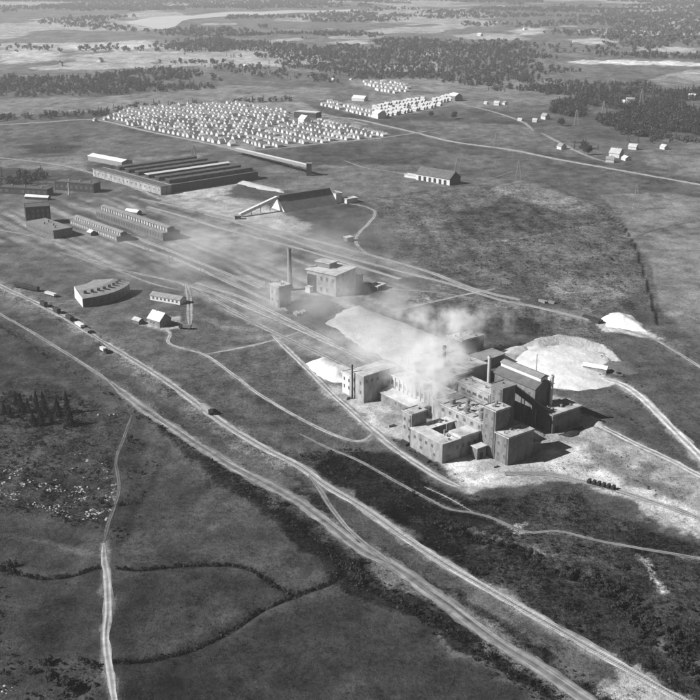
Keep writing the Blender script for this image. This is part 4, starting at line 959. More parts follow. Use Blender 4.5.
def house(x, y, rz, label, group, sc=1.0):
    o = bpy.data.objects.new('cottage', None); col.objects.link(o); o.location = (x, y, 0); o.rotation_euler.z = rz
    s = sc*random.uniform(.88, 1.12); o.scale = (s, s*random.uniform(.9, 1.1), s*random.uniform(.92, 1.15))
    tag(o, label, 'house', group); ms = HM[random.randrange(3)]; roof = None
    for n, me in ms:
        c = bpy.data.objects.new(n, me); col.objects.link(c)
        if n == 'chimney': c.parent = roof
        else: c.parent = o
        if n == 'roof': roof = c
    return o
PLAN = []
ORD = ['first','second','third','fourth','fifth','sixth','seventh','eighth','ninth','tenth','eleventh','twelfth','thirteenth','fourteenth','fifteenth','sixteenth','seventeenth','eighteenth','nineteenth','twentieth','twenty-first','twenty-second','twenty-third','twenty-fourth','twenty-fifth','twenty-sixth','twenty-seventh','twenty-eighth','twenty-ninth','thirtieth']+['%d th' % k for k in range(31, 70)]
def village(poly, d0, d1, along, rows, where, group, jit=1.2, skip=.06, rz0=0.0, big=1.0):
    a = Vector((d1[0]-d0[0], d1[1]-d0[1])).normalized(); b = Vector((a.y, -a.x))
    if b.y < 0: b = -b
    pp = PP(poly); n = 0
    for r, off in enumerate(rows):
        line = []
        for k in range(-40, 60):
            q = Vector(d0) + a*(k*along + (off*7.3) % along) + b*off
            if poly_sdf(np.array([q.x]), np.array([q.y]), pp)[0] > 1 and random.random() > skip: line.append(q)
        line.sort(key=lambda q: to_px(q.x, q.y)[0])
        for k, q in enumerate(line):
            rw = 'front row' if r == 0 else ORD[r] + ' row back'
            PLAN.append((q.x+random.uniform(-jit, jit), q.y+random.uniform(-jit, jit), math.atan2(b.y, b.x)+rz0+random.uniform(-.05, .05), f'small pale gabled cottage, {ORD[k]} from left, {rw}, {where}', group, big))
            n += 1
    return n
NV = 0
rowsA = []; o_ = 13.0
while o_ < 260:
    rowsA += [o_, o_+13]; o_ += 33
NV += village([(104,119),(128,110),(165,106),(232,103),(292,106),(287,122),(262,131),(240,139),(236,148),(160,132)], P(95,120), P(240,150.5), 11.2, rowsA, 'left part of big village', 'cottages of the big village', .8, .09, 0, .84)
NV += village([(246,150),(244,140),(268,132),(292,123),(326,119),(394,135.5),(330,142.5)], P(322,120), P(393,136.5), 10.8, [-8-16.5*k-(k//2)*5 for k in range(11)], 'right part of big village', 'cottages of the big village', .8, .06, 0, .84)
NS = 0
NS += village([(322,106),(328,102),(382,113),(380,119),(370,118)], P(324,105.5), P(378,118), 10.8, [0, 22], 'left street of upper village', 'cottages of the upper village', 1.4, .04, 0, .9)
NS += village([(366,113),(372,107),(455,94),(464,101),(384,118)], P(382,117.5), P(462,101.5), 10.6, [0, 22, 44, 66], 'cross street of upper village', 'cottages of the upper village', 1.4, .1, 0, .9)
NS += village([(357,86),(366,81),(408,83.5),(409,93),(395,94)], P(360,87), P(400,94), 11, [0, 26, 52, 78], 'topmost cottage cluster', 'cottages of the upper village', 2.5, .12)
print('houses', NV, NS)
PLAN.sort(key=lambda q: q[1])
for q in PLAN[:296]: house(*q)
mw_ = [MB(), MB()]
for x_, y_, rz_, lab_, gr_, sc_ in PLAN[296:]:
    ms_ = HM[random.randrange(3)]; s_ = sc_*random.uniform(.88, 1.12); ca, sa = math.cos(rz_)*s_, math.sin(rz_)*s_
    for mb_, (nm_, me_) in zip((mw_[0], mw_[1]), ms_[:2]):
        o_n = len(mb_.v); mb_.v += [(x_+v_.co.x*ca-v_.co.y*sa, y_+v_.co.x*sa+v_.co.y*ca, v_.co.z*s_) for v_ in me_.vertices]
        mb_.f += [tuple(o_n+i_ for i_ in p_.vertices) for p_ in me_.polygons]
n_w = len(mw_[0].f); off_ = len(mw_[0].v)
me_ = bpy.data.meshes.new('far_cottages'); me_.from_pydata(mw_[0].v+mw_[1].v, [], mw_[0].f+[tuple(i_+off_ for i_ in f_) for f_ in mw_[1].f])
me_.materials.append(M_HWALL); me_.materials.append(M_HROOF)
me_.polygons.foreach_set('material_index', np.array([0]*n_w+[1]*(len(me_.polygons)-n_w), np.int32))
o = bpy.data.objects.new('far_cottages', me_); col.objects.link(o); tag(o, 'far back rows of small pale cottages merging together in the villages', None, None, 'stuff')
flat_building('village_hall', 'long flat roofed hall with dark front in the back of the big village', 'building', Frame(P(316, 119.5), -62), 0, 36, 0, 16, 9, M_WALLD, M_WHITE)
gable_shed('large white barn on open grass above the upper village left street', Frame(P(364, 101.5), -62), 22, 14, 4, 8, M_HWALL, M_WHITE, 'barn', 'barn')
gable_shed('larger pale hall where the two upper village streets meet', Frame(P(378, 119), -30), 16, 14, 7, 11, M_HWALL, M_WHITE, 'village_hall', 'building')
gable_shed('big dark fronted house at the right end of the upper village', Frame(P(455, 101.5), -30), 16, 14, 8, 12, M_WALL2, M_WHITE, 'large_house', 'house')
gable_shed('pale meeting house in the middle of the big village', Frame(P(304, 125), -40), 13, 12, 7, 12, M_HWALL, M_WHITE, 'meeting_house', 'building')
for u, v, az, s, lab in ((333,81,-40,1.3,'lone house on the field left of the topmost cluster'),(351,80,-50,1,'tiny lone house between the field house and the topmost cluster'),
        (95,121,-40,1.1,'small house at the very left corner of the big village'),(105,120,-40,1,'small house beside the corner house of the big village'),
        (497,105,-60,1.6,'long low farmhouse beside the far right lane'),(486,104,-50,1.1,'small pale house left of the long low farmhouse'),(505,104.5,-30,1.2,'small pale house right of the long low farmhouse'),
        (545,119,-30,1.9,'tall white house by the dark grove'),(535,122,-60,1.3,'dark sided barn beside the tall white house'),(520,121,-60,1.2,'low pale sheds along the lane left of the tall white house'),
        (561,149,-30,1.7,'small lone house beside the lane before the farm'),(616,157,-50,2.4,'big white farmhouse beside the straight road'),(626,160,-20,1.7,'dark sided barn right of the big white farmhouse'),
        (633,149,-60,1.8,'white barn behind the big white farmhouse'),(610,162,-70,1.6,'low pale shed before the big white farmhouse'),(664,149,-30,1.6,'small grey house alone in the right hand meadow'),
        (630,104,-70,2.6,'long pale house in a clearing of the right hand wood'),(622,103,-70,1.8,'smaller pale house left of the one in the wood clearing'),(692,98,-60,2.2,'pale house at the right edge of the wood')):
    x, y = P(u, v); o = house(x, y, -R(az)-math.pi/2, lab, None, s*.62); o.name = 'farmhouse'
for k, (u, v) in enumerate(((575,44),(525,30),(450,45),(100,62),(60,66),(245,68),(480,36),(640,30))):
    x, y = P(u, v); o = house(x, y, .4*k, ('pale far farm near the bright clearing at upper right','lone far farm high on the right hand hills','far farm among woods above the upper village','far farm on the left hand clearing','far farm left of the other clearing farm','far farm on the pale field above the village','far farm beside the upper clearing','far farm near the right hand lake')[k], None, 1.5); o.name = 'farmhouse'

# ------------------------------------------------------------------ pylons and poles
def pylon(u, v, h, label, wd=3.2):
    x, y = P(u, v); t = thing('pylon', label, 'pylon', (x, y, 0), 'power line pylons'); r = .20*max(1, y/900)
    top = .5
    for sx, sy in ((-1,-1),(1,-1),(1,1),(-1,1)):
        MB().bar((x+sx*wd, y+sy*wd, -.5), (x+sx*top, y+sy*top, h), r).build('leg', M_STEEL, t)
    m = MB(); n = 6
    for i in range(n):
        w0 = wd+(top-wd)*i/n; w1 = wd+(top-wd)*(i+1)/n; z0 = h*i/n; z1 = h*(i+1)/n
        m.bar((x-w0, y-w0, z0), (x+w1, y-w1, z1), r*.5); m.bar((x+w0, y+w0, z0), (x-w1, y+w1, z1), r*.5); m.bar((x-w1, y-w1, z1), (x+w1, y-w1, z1), r*.5)
    m.build('bracing', M_STEEL, t)
    for q in (.82, .93):
        MB().bar((x-3.2, y, h*q), (x+3.2, y, h*q), r*.7).build('cross_arm', M_STEEL, t)
for a in ((635,210,23,'tall lattice pylon standing on the right hand meadow'),(518,183,22,'lattice pylon right of the big barn'),(603,118,24,'lattice pylon before the right hand wood'),
          (641,106,26,'lattice pylon rising beside the house in the wood'),(576,125,20,'lattice pylon near the dark grove'),(496,146,16,'short lattice pylon beside the straight road'),
          (457,172,15,'short lattice pylon behind the big barn'),(194,160,16,'thin lattice mast behind the dark works halls')): pylon(*a)
def hframe(u, v, lab):
    x, y = P(u, v); t = thing('trackside_frame', lab, 'pole', (x, y, 0), 'trackside pole frames')
    for s in (-1.4, 1.4): MB().bar((x+s, y, -.4), (x+s, y, 6.5), .17).build('pole', M_WALL, t)
    MB().bar((x-1.7, y, 4), (x+1.7, y, 4), .14).build('cross_arm', M_WALL, t)
for a in ((147,253,'H shaped pole frame below the end of the longer workshop'),(171,263,'H shaped pole frame beside the yard tracks left of the pale smoke'),(203,277,'H shaped pole frame nearest the railway junction'),(268,289,'H shaped pole frame left of the narrow tower like store')): hframe(*a)

# ------------------------------------------------------------------ rolling stock and vehicles
def wagon(u, v, az, L, H, m, label, group='wagons on the lower railway', roof=True, u2=None):
    x, y = P(u, v); t = thing('wagon', label, 'wagon', (x, y, 0), group); K = Frame((x, y), az)
    b = MB(); K.box(b, -L/2, L/2, -1.35, 1.35, 1.15, 1.15+H); b.build('body', m, t)
    b = MB(); K.box(b, -L/2-.2, L/2+.2, -1.1, 1.1, .8, 1.148); b.build('underframe', M_DARK, t)
    if roof:
        b = MB(); b.extr([(-1.5,1.15+H+.003),(-1.4,1.45+H),(0,1.75+H),(1.4,1.45+H),(1.5,1.15+H+.003)], K.g(-L/2-.1, 0), K.g(L/2+.1, 0), K.b); b.build('roof', m, t)
    for s in (-L*.36, L*.36):
        for q in (-.78, .78):
            p = K.g(s, q, .75); b = MB(); b.bar((p[0]-K.b[0]*.09, p[1]-K.b[1]*.09, .75), (p[0]+K.b[0]*.09, p[1]+K.b[1]*.09, .75), .42, 10); b.build('wheel', M_DARK, t)
def rail_az(i, v):                              # bearing of a railway near a point
    pts = ROADW[i][3]; d = [math.hypot(p[0]-v[0], p[1]-v[1]) for p in pts]; k = min(max(1, int(np.argmin(d))), len(pts)-2)
    return math.degrees(math.atan2(pts[k-1][0]-pts[k+1][0], pts[k-1][1]-pts[k+1][1]))
WA = [(207,412.5,8.5,2.0,M_TIMBER,'lone wagon halfway along the lower railway',True),
      (80,327,8.5,1.4,M_WHITE,'pale open wagon behind the dark wagons on the lower railway',False),(88,332.5,6,1.0,M_STEEL,'grey flat wagon coupled to the pale open wagon',False),
      (70,320.5,7,1.6,M_DARK,'dark wagon just left of the pale open wagon',True),(57,313,6,1.8,M_DARK,'dark wagon in the middle of the left group',True),(44,306.5,6,1.8,M_DARK,'leftmost dark wagon on the lower railway',True)]
for u, v, L, H, m, lab, rf in WA: wagon(u, v, rail_az(0, P(u, v)), L, H, m, lab, roof=rf)
for k, (u, v) in enumerate(((20,288),(27,289.5),(34,291))): wagon(u, v, -68, 7.5, 1.8, M_DARK, ('left', 'middle', 'right')[k] + ' wagon of the dark row near the left edge above the railway', 'dark wagons near the left edge', True)
wagon(51, 296, -52, 10, 1.3, M_WHITE, 'pale flat wagon standing left of the curved shed', None, False)
for k in range(6):
    u = 589+k*4.8; v = 483.6+k*1.25; wagon(u, v, rail_az(31, P(u, v)), 1.2, .8, M_DARK, f'small dark tipping cart, {ORD[k]} from left in the row on the yard railway', 'tipping carts on the yard railway', False)
def truck(u, v, az, mb_, label):
    x, y = P(u, v); t = thing('truck', label, 'truck', (x, y, 0), None); K = Frame((x, y), az)
    b = MB(); K.box(b, -3.2, 1.6, -1.1, 1.1, 1.0, 2.7); b.build('load_bed', mb_, t)
    b = MB(); K.box(b, 1.7, 3.4, -1.0, 1.0, .8, 2.6); K.box(b, 3.403, 4.4, -.7, .7, .8, 1.7); b.build('cab', M_DARK, t)
    b = MB(); K.box(b, -3.1, 4.2, -.6, .6, .6, .99); b.build('chassis', M_DARK, t)
    for s in (-2, 3.2):
        for q in (-.95, .95):
            p = K.g(s, q); b = MB(); b.bar((p[0]-K.b[0]*.14, p[1]-K.b[1]*.14, .5), (p[0]+K.b[0]*.14, p[1]+K.b[1]*.14, .5), .5, 10); b.build('wheel', M_DARK, t)
truck(104, 352, rail_az(0, P(104, 352))+180, M_WHITE, 'white bodied truck beside the lower railway')
truck(186, 329, -80, M_STEEL, 'grey truck parked at the lower end of the short pale lane')

# ------------------------------------------------------------------ trees
def spruce(h, r, n, seed):
    rs = random.Random(seed); m = MB()
    for k in range(n):
        f = rs.random()**.8; z = h*(.06+.93*f); rr = r*(1-f)**.9*rs.uniform(.5, 1.35)+.02*h; a = rs.random()*6.283
        d = Vector((math.cos(a), math.sin(a), 0)); sd = Vector((-d.y, d.x, 0)); w_ = .085*h*(1-f*.7)*rs.uniform(.5, 1)
        p0 = d*rr*.1 + Vector((0,0,z+.03*h)); p1 = d*rr*.6 + sd*w_*.55 + Vector((0,0,z)); p2 = d*rr + Vector((0,0,z-.06*h)); p3 = d*rr*.6 - sd*w_*.55 + Vector((0,0,z-.01*h))
        o = len(m.v); m.v += [tuple(p0), tuple(p1), tuple(p2), tuple(p3)]; m.f += [(o, o+1, o+2), (o, o+2, o+3)]
    o = len(m.v); q = 6
    m.v += [(r*.16*math.cos(6.283*i/q), r*.16*math.sin(6.283*i/q), h*.1) for i in range(q)] + [(0, 0, h)]
    m.f += [(o+i, o+(i+1)%q, o+q) for i in range(q)]
    return m
def broad(h, r, n, seed, base=.25):
    rs = random.Random(seed); m = MB()
    cl = [Vector((rs.uniform(-.6,.6)*r, rs.uniform(-.6,.6)*r, h*(base+(1-base)*rs.uniform(.2,.85)))) for _ in range(7)]
    for k in range(n):
        c = rs.choice(cl); d = Vector((rs.gauss(0,1), rs.gauss(0,1), rs.gauss(0,1)*.8)).normalized()
        p = c + d*r*.48*rs.uniform(.5, 1.15); p.z = min(max(p.z, h*base*.7), h); s = r*(.20 if n < 200 else .12)*rs.uniform(.6, 1.3)
        u = (d+Vector((rs.gauss(0,.5), rs.gauss(0,.5), rs.gauss(0,.5)))).normalized().orthogonal().normalized(); v = d.cross(u)
        o = len(m.v); m.v += [tuple(p-u*s-v*s*.5), tuple(p+u*s*.2-v*s), tuple(p+u*s+v*s*.4), tuple(p-u*s*.3+v*s)]; m.f += [(o, o+1, o+2, o+3)]
    return m
def trunk(h, r): 
    m = MB(); m.lathe(0, 0, [(r, -.4), (r*.75, h*.35), (r*.25, h*.85)], 7)
    for k in range(4):
        a = k*1.7; m.bar((0, 0, h*(.3+.1*k)), (math.cos(a)*h*.13, math.sin(a)*h*.13, h*(.42+.1*k)), r*.3, 4, r*.1)
    return m
def mesh_of(mb, name, m):
    me = bpy.data.meshes.new(name); me.from_pydata(mb.v, [], mb.f); me.materials.append(m); return me
SPR = [mesh_of(spruce(1, (.24, .2, .28)[k], 520, 100+k), 'crown', M_LEAF) for k in range(3)]
SPT = mesh_of(trunk(1, .022), 'trunk', M_TRUNK)
BRD = [mesh_of(broad(1, (.42, .5)[k], 800, 120+k), 'crown', M_LEAF2) for k in range(2)]
BRT = mesh_of(trunk(.9, .03), 'trunk', M_TRUNK)
def tree(name, label, x, y, h, crown, tr, group=None, wd=1.0):
    z = float(height(np.array([x]), np.array([y]))[0])
    o = bpy.data.objects.new(name, None); col.objects.link(o); o.location = (x, y, z); o.scale = (h*wd, h*wd, h); o.rotation_euler.z = random.random()*6.28
    tag(o, label, 'tree', group)
    for n, me in (('trunk', tr), ('crown', crown)):
        c = bpy.data.objects.new(n, me); col.objects.link(c); c.parent = o
    return o
LAB = ['tall dark spruce second from right, standing clear of the clump', 'tall spruce at the middle of the clump pair', 'tall spruce just right of the middle of the clump', 'broad spruce low at the right end of the clump',
       'broad dark spruce in the front of the clump', 'low spruce in front left of the broad one', 'spruce left of the middle of the clump', 'slim spruce at the left of the clump', 'spruce behind the left end of the clump',
       'small spruce right of the front broad one', 'leftmost spruce of the clump', 'small spruce at the back of the clump', 'short spruce between the tall pair and the clear one', 'squat spruce at the far left of the clump']
for k, (u, v, hp, wd) in enumerate(((67,411,20,1),(37,410,20,.9),(44,412,21,1),(70,424,16,1.7),(41,423,15,1.7),(33,424,12,1.5),(28,410,13,1.2),(16,404,14,1.1),(21,410,16,1.4),(51,420,11,1.3),(10,416,12,1.5),(57,408,11,1.4),(58,414,12,1.4),(4,412,11,1.6))):
    x, y = P(u, v); h = hp/((v-YH)*CP/HC)/.9
    tree('spruce_tree', LAB[k], x, y, h*1.1, SPR[k % 3], SPT, 'spruces in the clump at left', wd*.8)
SH = None
for u, v, h, lab in ((454,119,9,'round dark tree alone on the grass below the upper village'),(431,117,7,'smaller round tree left of the lone one below the upper village'),(588,155,10,'dark round tree beside the lane left of the farm'),(561,126,9,'tree beside the dark grove lane'),(68,690,4.5,'big round bush in the scrub at the bottom left'),(52,682,4,'smaller bush left of the big one at the bottom left')):
    x, y = P(u, v); tree('round_tree', lab, x, y, h*1.1, BRD[0], BRT, None, 1.3)

# ------------------------------------------------------------------ scattered vegetation (uncountable): points + geometry nodes
def scatter(name, label, pts, zs, scl, proto_me, wobble=.35):
    n = len(pts)
    if n == 0: return
    me = bpy.data.meshes.new(name); me.vertices.add(n)
    me.vertices.foreach_set('co', np.column_stack([pts, zs]).astype(np.float32).ravel())
    s3 = np.column_stack([scl*rng.uniform(1-wobble, 1+wobble, n), scl*rng.uniform(1-wobble, 1+wobble, n), scl*rng.uniform(.75, 1.25, n)]).astype(np.float32)
    at = me.attributes.new('grow', 'FLOAT_VECTOR', 'POINT'); at.data.foreach_set('vector', s3.ravel())
    r3 = np.zeros((n, 3), np.float32); r3[:, 2] = rng.uniform(0, 6.283, n)
    at = me.attributes.new('turn', 'FLOAT_VECTOR', 'POINT'); at.data.foreach_set('vector', r3.ravel())
    o = bpy.data.objects.new(name, me); col.objects.link(o); tag(o, label, None, None, 'stuff')
    g = bpy.data.node_groups.new(name, 'GeometryNodeTree')
    g.interface.new_socket('Geometry', in_out='INPUT', socket_type='NodeSocketGeometry'); g.interface.new_socket('Geometry', in_out='OUTPUT', socket_type='NodeSocketGeometry')
    gi = g.nodes.new('NodeGroupInput'); go = g.nodes.new('NodeGroupOutput'); ip = g.nodes.new('GeometryNodeInstanceOnPoints'); oi = g.nodes.new('GeometryNodeObjectInfo')
    oi.inputs['Object'].default_value = proto_me
    a = g.nodes.new('GeometryNodeInputNamedAttribute'); a.data_type = 'FLOAT_VECTOR'; a.inputs['Name'].default_value = 'grow'
    b = g.nodes.new('GeometryNodeInputNamedAttribute'); b.data_type = 'FLOAT_VECTOR'; b.inputs['Name'].default_value = 'turn'
    er = g.nodes.new('FunctionNodeEulerToRotation')
    g.links.new(gi.outputs[0], ip.inputs['Points']); g.links.new(oi.outputs['Geometry'], ip.inputs['Instance']); g.links.new(a.outputs['Attribute'], ip.inputs['Scale'])
    g.links.new(b.outputs['Attribute'], er.inputs[0]); g.links.new(er.outputs[0], ip.inputs['Rotation']); g.links.new(ip.outputs[0], go.inputs[0])
    md = o.modifiers.new('growth', 'NODES'); md.node_group = g
    return o
def proto(me): return bpy.data.objects.new('plant_form', me)
M_FARW = mat('haze_paled_leaves', .062, .5, .02); M_FARC = mat('haze_paled_needles', .045, .5, .02)  # foliage tones lightened so part of the distance haze lies in their colour
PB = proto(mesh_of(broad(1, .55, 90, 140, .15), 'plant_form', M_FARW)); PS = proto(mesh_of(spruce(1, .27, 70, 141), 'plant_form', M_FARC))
PH = proto(mesh_of(broad(1, .62, 70, 143, .1), 'plant_form', mat('haze_paled_forest', .10, .5, .02)))  # paler still: haze painted into the farthest foliage
PW = proto(mesh_of(broad(1, .8, 46, 142, .05), 'plant_form', M_BRUSH)); 
def fill(px, dens, warp=10, clump=None, th=.5, seed=1, world=None):
    pts = world or PP(px); xs = [p[0] for p in pts]; ys = [p[1] for p in pts]
    n = int((max(xs)-min(xs))*(max(ys)-min(ys))*dens)
    x = rng.uniform(min(xs), max(xs), n); y = rng.uniform(min(ys), max(ys), n)
    k = poly_sdf(x+(fbm(x/30, y/30, seed, 2)-.5)*warp*2, y+(fbm(x/30, y/30, seed+5, 2)-.5)*warp*2, pts) > 0
    if clump: k &= fbm(x/clump, y/clump, seed+9, 3) > th
    return np.column_stack([x[k], y[k]])
# --- woods
near = [fill([(547,113),(552,104),(570,101),(590,103),(588,113),(570,117)], .04, 8),
        fill([(592,118),(640,112),(700,112),(760,112),(760,146),(700,141),(645,141),(610,133)], .034, 15, 60, .36),
        fill([(500,88),(560,88),(620,92),(760,92),(760,112),(640,112),(600,108),(575,98)], .02, 20, 90, .38),
        fill([(-60,180),(0,176),(46,176),(48,184),(0,190),(-60,195)], .03, 6, 25, .42),
        fill([(487,90),(505,88),(508,92),(489,93)], .012, 6), fill([(545,88),(556,87),(556,91),(546,92)], .012, 6),
        fill([(-60,121),(60,116),(100,112),(130,108),(220,102.5),(220,104),(140,108.5),(110,115),(60,119),(-60,124)], .012, 8),
        fill([(230,102),(300,99.5),(300,101.5),(230,104)], .01, 8),
        fill([(620,142),(660,140),(720,142),(720,144),(660,143)], .01, 6),
        fill([(560,149),(600,148),(606,150),(575,151.5)], .012, 5)]
far = [fill([(-80,78),(40,79),(85,77),(130,73),(165,68),(190,72),(228,82),(222,88),(190,91),(150,92),(110,95),(40,96),(-80,97)], .011, 30, 160, .36),
       fill([(150,58),(200,55),(250,59),(250,64),(210,65),(170,64)], .005, 40, 200, .4),
       fill([(200,64),(260,66),(300,76),(330,78),(340,84),(280,80),(240,76)], .005, 30, 200, .42),
       fill([(170,44),(240,34),(350,32),(480,46),(560,52),(760,56),(760,92),(620,92),(560,86),(500,84),(440,72),(420,77),(350,76),(300,70),(225,56),(172,50)], .007, 60, 260, .40),
       fill([(350,74),(430,72),(500,82),(500,88),(430,80),(350,80)], .009, 30)]
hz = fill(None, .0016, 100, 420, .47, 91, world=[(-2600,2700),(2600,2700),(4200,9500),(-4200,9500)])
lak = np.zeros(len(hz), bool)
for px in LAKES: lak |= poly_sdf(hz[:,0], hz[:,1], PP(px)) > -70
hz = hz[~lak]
nearp = np.vstack(near); farp = np.vstack(far)
lak = np.zeros(len(farp), bool)
for px in LAKES: lak |= poly_sdf(farp[:,0], farp[:,1], PP(px)) > -50
farp = farp[~lak]
def far_z(p): return height(p[:,0], p[:,1]) + sstep(p[:,1], 2600, 6000)*(fbm(p[:,0]/900, p[:,1]/900, 41, 3)-.45)*30 - .3
print('trees', len(nearp), len(farp), len(hz))
k = rng.random(len(nearp)) < .6
scatter('broadleaf_wood', 'dark broadleaf woods beyond the works and the village', nearp[k], far_z(nearp[k]), rng.uniform(4.5, 8.5, k.sum()), PB)
scatter('conifer_wood', 'dark conifer woods beyond the works and the village', nearp[~k], far_z(nearp[~k]), rng.uniform(7, 12, (~k).sum()), PS)
k = rng.random(len(farp)) < .6
scatter('broadleaf_wood', 'far off belt of broadleaf woodland behind the village fields', farp[k], far_z(farp[k]), rng.uniform(5, 9, k.sum()), PB)
scatter('conifer_wood', 'far off belt of conifer woodland behind the village fields', farp[~k], far_z(farp[~k]), rng.uniform(6, 11, (~k).sum()), PS)
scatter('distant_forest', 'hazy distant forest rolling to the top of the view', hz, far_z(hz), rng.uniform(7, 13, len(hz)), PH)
# --- scrub in the foreground
def along(pts, n, spread):
    seg = [(a, b, math.hypot(b[0]-a[0], b[1]-a[1])) for a, b in zip(pts[:-1], pts[1:])]; tot = sum(s[2] for s in seg); out = []
    for a, b, L in seg:
        for _ in range(max(1, int(n*L/tot))):
            t = random.random(); out.append((a[0]+(b[0]-a[0])*t+random.gauss(0, spread), a[1]+(b[1]-a[1])*t+random.gauss(0, spread)))
    return np.array(out)
scr = [fill([(-60,382),(60,392),(95,402),(88,430),(60,440),(0,440),(-60,440)], .22, 4, 9, .48, 3), fill([(-60,440),(118,440),(114,528),(60,520),(-60,488)], .40, 4, 7, .47, 4),
       fill([(230,432),(300,455),(345,447),(385,457),(440,492),(520,507),(560,537),(520,572),(480,578),(440,550),(340,485)], .30, 4, 8, .48, 5),
       fill([(290,475),(318,500),(345,532),(390,558),(480,608),(620,700),(600,706),(450,592),(360,536)], .28, 3, 7, .49, 6),
       fill([(440,555),(520,565),(600,592),(660,652),(720,720),(660,686),(560,624),(490,586)], .28, 4, 8, .5, 7),
       fill([(470,508),(560,494),(620,522),(720,562),(720,680),(640,622),(560,567),(520,540)], .20, 4, 9, .52, 8),
       fill([(560,600),(640,600),(700,640),(720,700),(680,690),(610,650)], .2, 4, 8, .5, 9),
       fill([(128,435),(168,450),(160,475),(125,540),(112,530),(118,480)], .2, 3, 7, .5, 10),
       fill([(-40,658),(60,665),(108,655),(104,668),(90,700),(-40,720)], .3, 3, 7, .48, 11),
       fill([(480,318),(536,320),(545,331),(505,337),(480,330)], .12, 3, 9, .36, 12), fill([(20,146),(55,142),(82,146),(75,153),(30,154)], .03, 6, 20, .4, 13),
       fill([(385,437),(425,457),(470,479),(458,482),(420,461)], .3, 1, 6, .42, 14), fill([(590,442),(640,470),(685,500),(670,502),(620,480)], .06, 3, 8, .5, 15),
       fill([(330,545),(362,572),(360,586),(335,582)], .15, 2, 6, .4, 16), fill([(0,562),(14,564),(16,572),(0,572)], .4, 1, 5, .3, 17),
       fill([(380,200),(600,215),(640,290),(560,300),(430,268)], .05, 10, 14, .54, 18), fill([(595,179),(612,180),(640,186),(625,188),(600,184)], .02, 4, 10, .4, 19),
       fill([(480,340),(640,352),(720,440),(700,460),(600,405)], .05, 8, 12, .54, 20)]
for pts, hw, dp in DITCHW[:5]: scr.append(along(pts, 300, hw*.3))
scr.append(along(smooth(PP([(135,405),(190,444),(240,481),(300,528),(345,566),(420,612),(520,678),(560,704)])), 1500, 2.2))
scr.append(along(smooth(PP([(-20,316),(60,362),(120,402)])), 160, 1.2)); scr.append(along(smooth(PP([(0,690),(0,620),(2,590)])), 60, 1.5))
sp = np.vstack(scr)
keep = np.ones(len(sp), bool)
for n, wd, al, pts in ROADW:
    keep &= line_dist(sp[:,0], sp[:,1], pts) > wd*.5+.8
sp = sp[keep]
print('scrub', len(sp))
sz = np.clip(rng.lognormal(-.55, .45, len(sp)), .25, 2.0)
PD = proto(mesh_of(broad(1, .9, 34, 144, .02), 'plant_form', mat('dry_heather', .075, .4, .5)))
kd = rng.random(len(sp)) < .38
scatter('scrub', 'dark scrub and heather bushes along the lines and ditches', sp[~kd], height(sp[~kd,0], sp[~kd,1])-.1, sz[~kd], PW)
scatter('dry_heather', 'paler dry tufts dotted through the dark heath', sp[kd], height(sp[kd,0], sp[kd,1])-.1, np.clip(sz[kd]*.7, .2, .9), PD)
bk = np.vstack([along(DITCHW[4][0], 130, 2.0), along(smooth(PP([(592,575),(612,590),(632,605),(650,628),(690,640)])), 60, 2.2), along(smooth(PP([(640,640),(670,650),(700,680)])), 40, 2.5), fill([(28,655),(75,660),(104,655),(95,672),(60,690),(30,690)], .06, 2, 6, .45, 71), fill([(0,392),(60,392),(88,405),(84,424),(20,428),(-20,420)], .035, 2, 6, .45, 72), along(PP([(0,566),(14,568)]), 14, 1.0), along(PP([(350,560),(360,580)]), 16, 1.6)])
kb = np.ones(len(bk), bool)
for n, wd, al, pts in ROADW: kb &= line_dist(bk[:,0], bk[:,1], pts) > wd*.5+1.6
bk = bk[kb]
scatter('bushes', 'taller dark bushes by the stream, the ditches and the spruce clump', bk, height(bk[:,0], bk[:,1])-.1, rng.uniform(1.1, 2.6, len(bk)), proto(mesh_of(broad(1, .7, 110, 145, .05), 'plant_form', M_LEAF2)))
# grass tussocks over the near fields
gt = fill(None, .16, 0, 22, .44, 31, world=[(-170,255),(220,255),(330,470),(120,470),(-30,560),(-250,560)])
keep = np.ones(len(gt), bool)
for n, wd, al, pts in ROADW: keep &= line_dist(gt[:,0], gt[:,1], pts) > wd*.5+.6
mill = [F.g(a, b)[:2] for a, b in ((-30,-10),(-30,95),(110,115),(110,-10))]
keep &= poly_sdf(gt[:,0], gt[:,1], mill) < 0
gt = gt[keep]
PG = proto(mesh_of(broad(1, 1.1, 12, 150, .0), 'plant_form', mat('dry_grass', .045, .4, .5)))
scatter('grass_tussocks', 'rough grass tussocks over the near fields', gt, height(gt[:,0], gt[:,1])-.12, rng.uniform(.25, .62, len(gt)), PG)
print('tussocks', len(gt))
# --- rubble and pale stones among the scrub
rb = np.vstack([fill([(-20,462),(20,465),(70,482),(115,484),(112,520),(60,514),(20,500),(-20,485)], .7, 3, 5, .55, 51), fill([(-10,676),(24,678),(20,698),(-10,698)], .4, 2, 5, .55, 52), fill([(60,440),(118,445),(115,480),(60,480)], .1, 2, 5, .55, 53)])
PR = proto(mesh_of(MB().lathe(0, 0, [(.8, -.2), (1, .12), (.5, .32)], 5), 'plant_form', M_STONE))
scatter('rubble', 'fine pale rubble strewn through the rough scrub at left', rb, height(rb[:,0], rb[:,1]), rng.uniform(.12, .5, len(rb)), PR, .6)
st = np.vstack([along(PP([(3,474),(10,480)]), 4, 1.6), along(PP([(18,487),(30,478)]), 5, 1.6), along(PP([(30,503),(60,504),(85,510),(105,520)]), 12, 1.6), along(PP([(42,487),(66,488)]), 6, .7), along(PP([(74,484),(108,487)]), 6, .6), along(PP([(95,413),(130,413)]), 5, .8)])
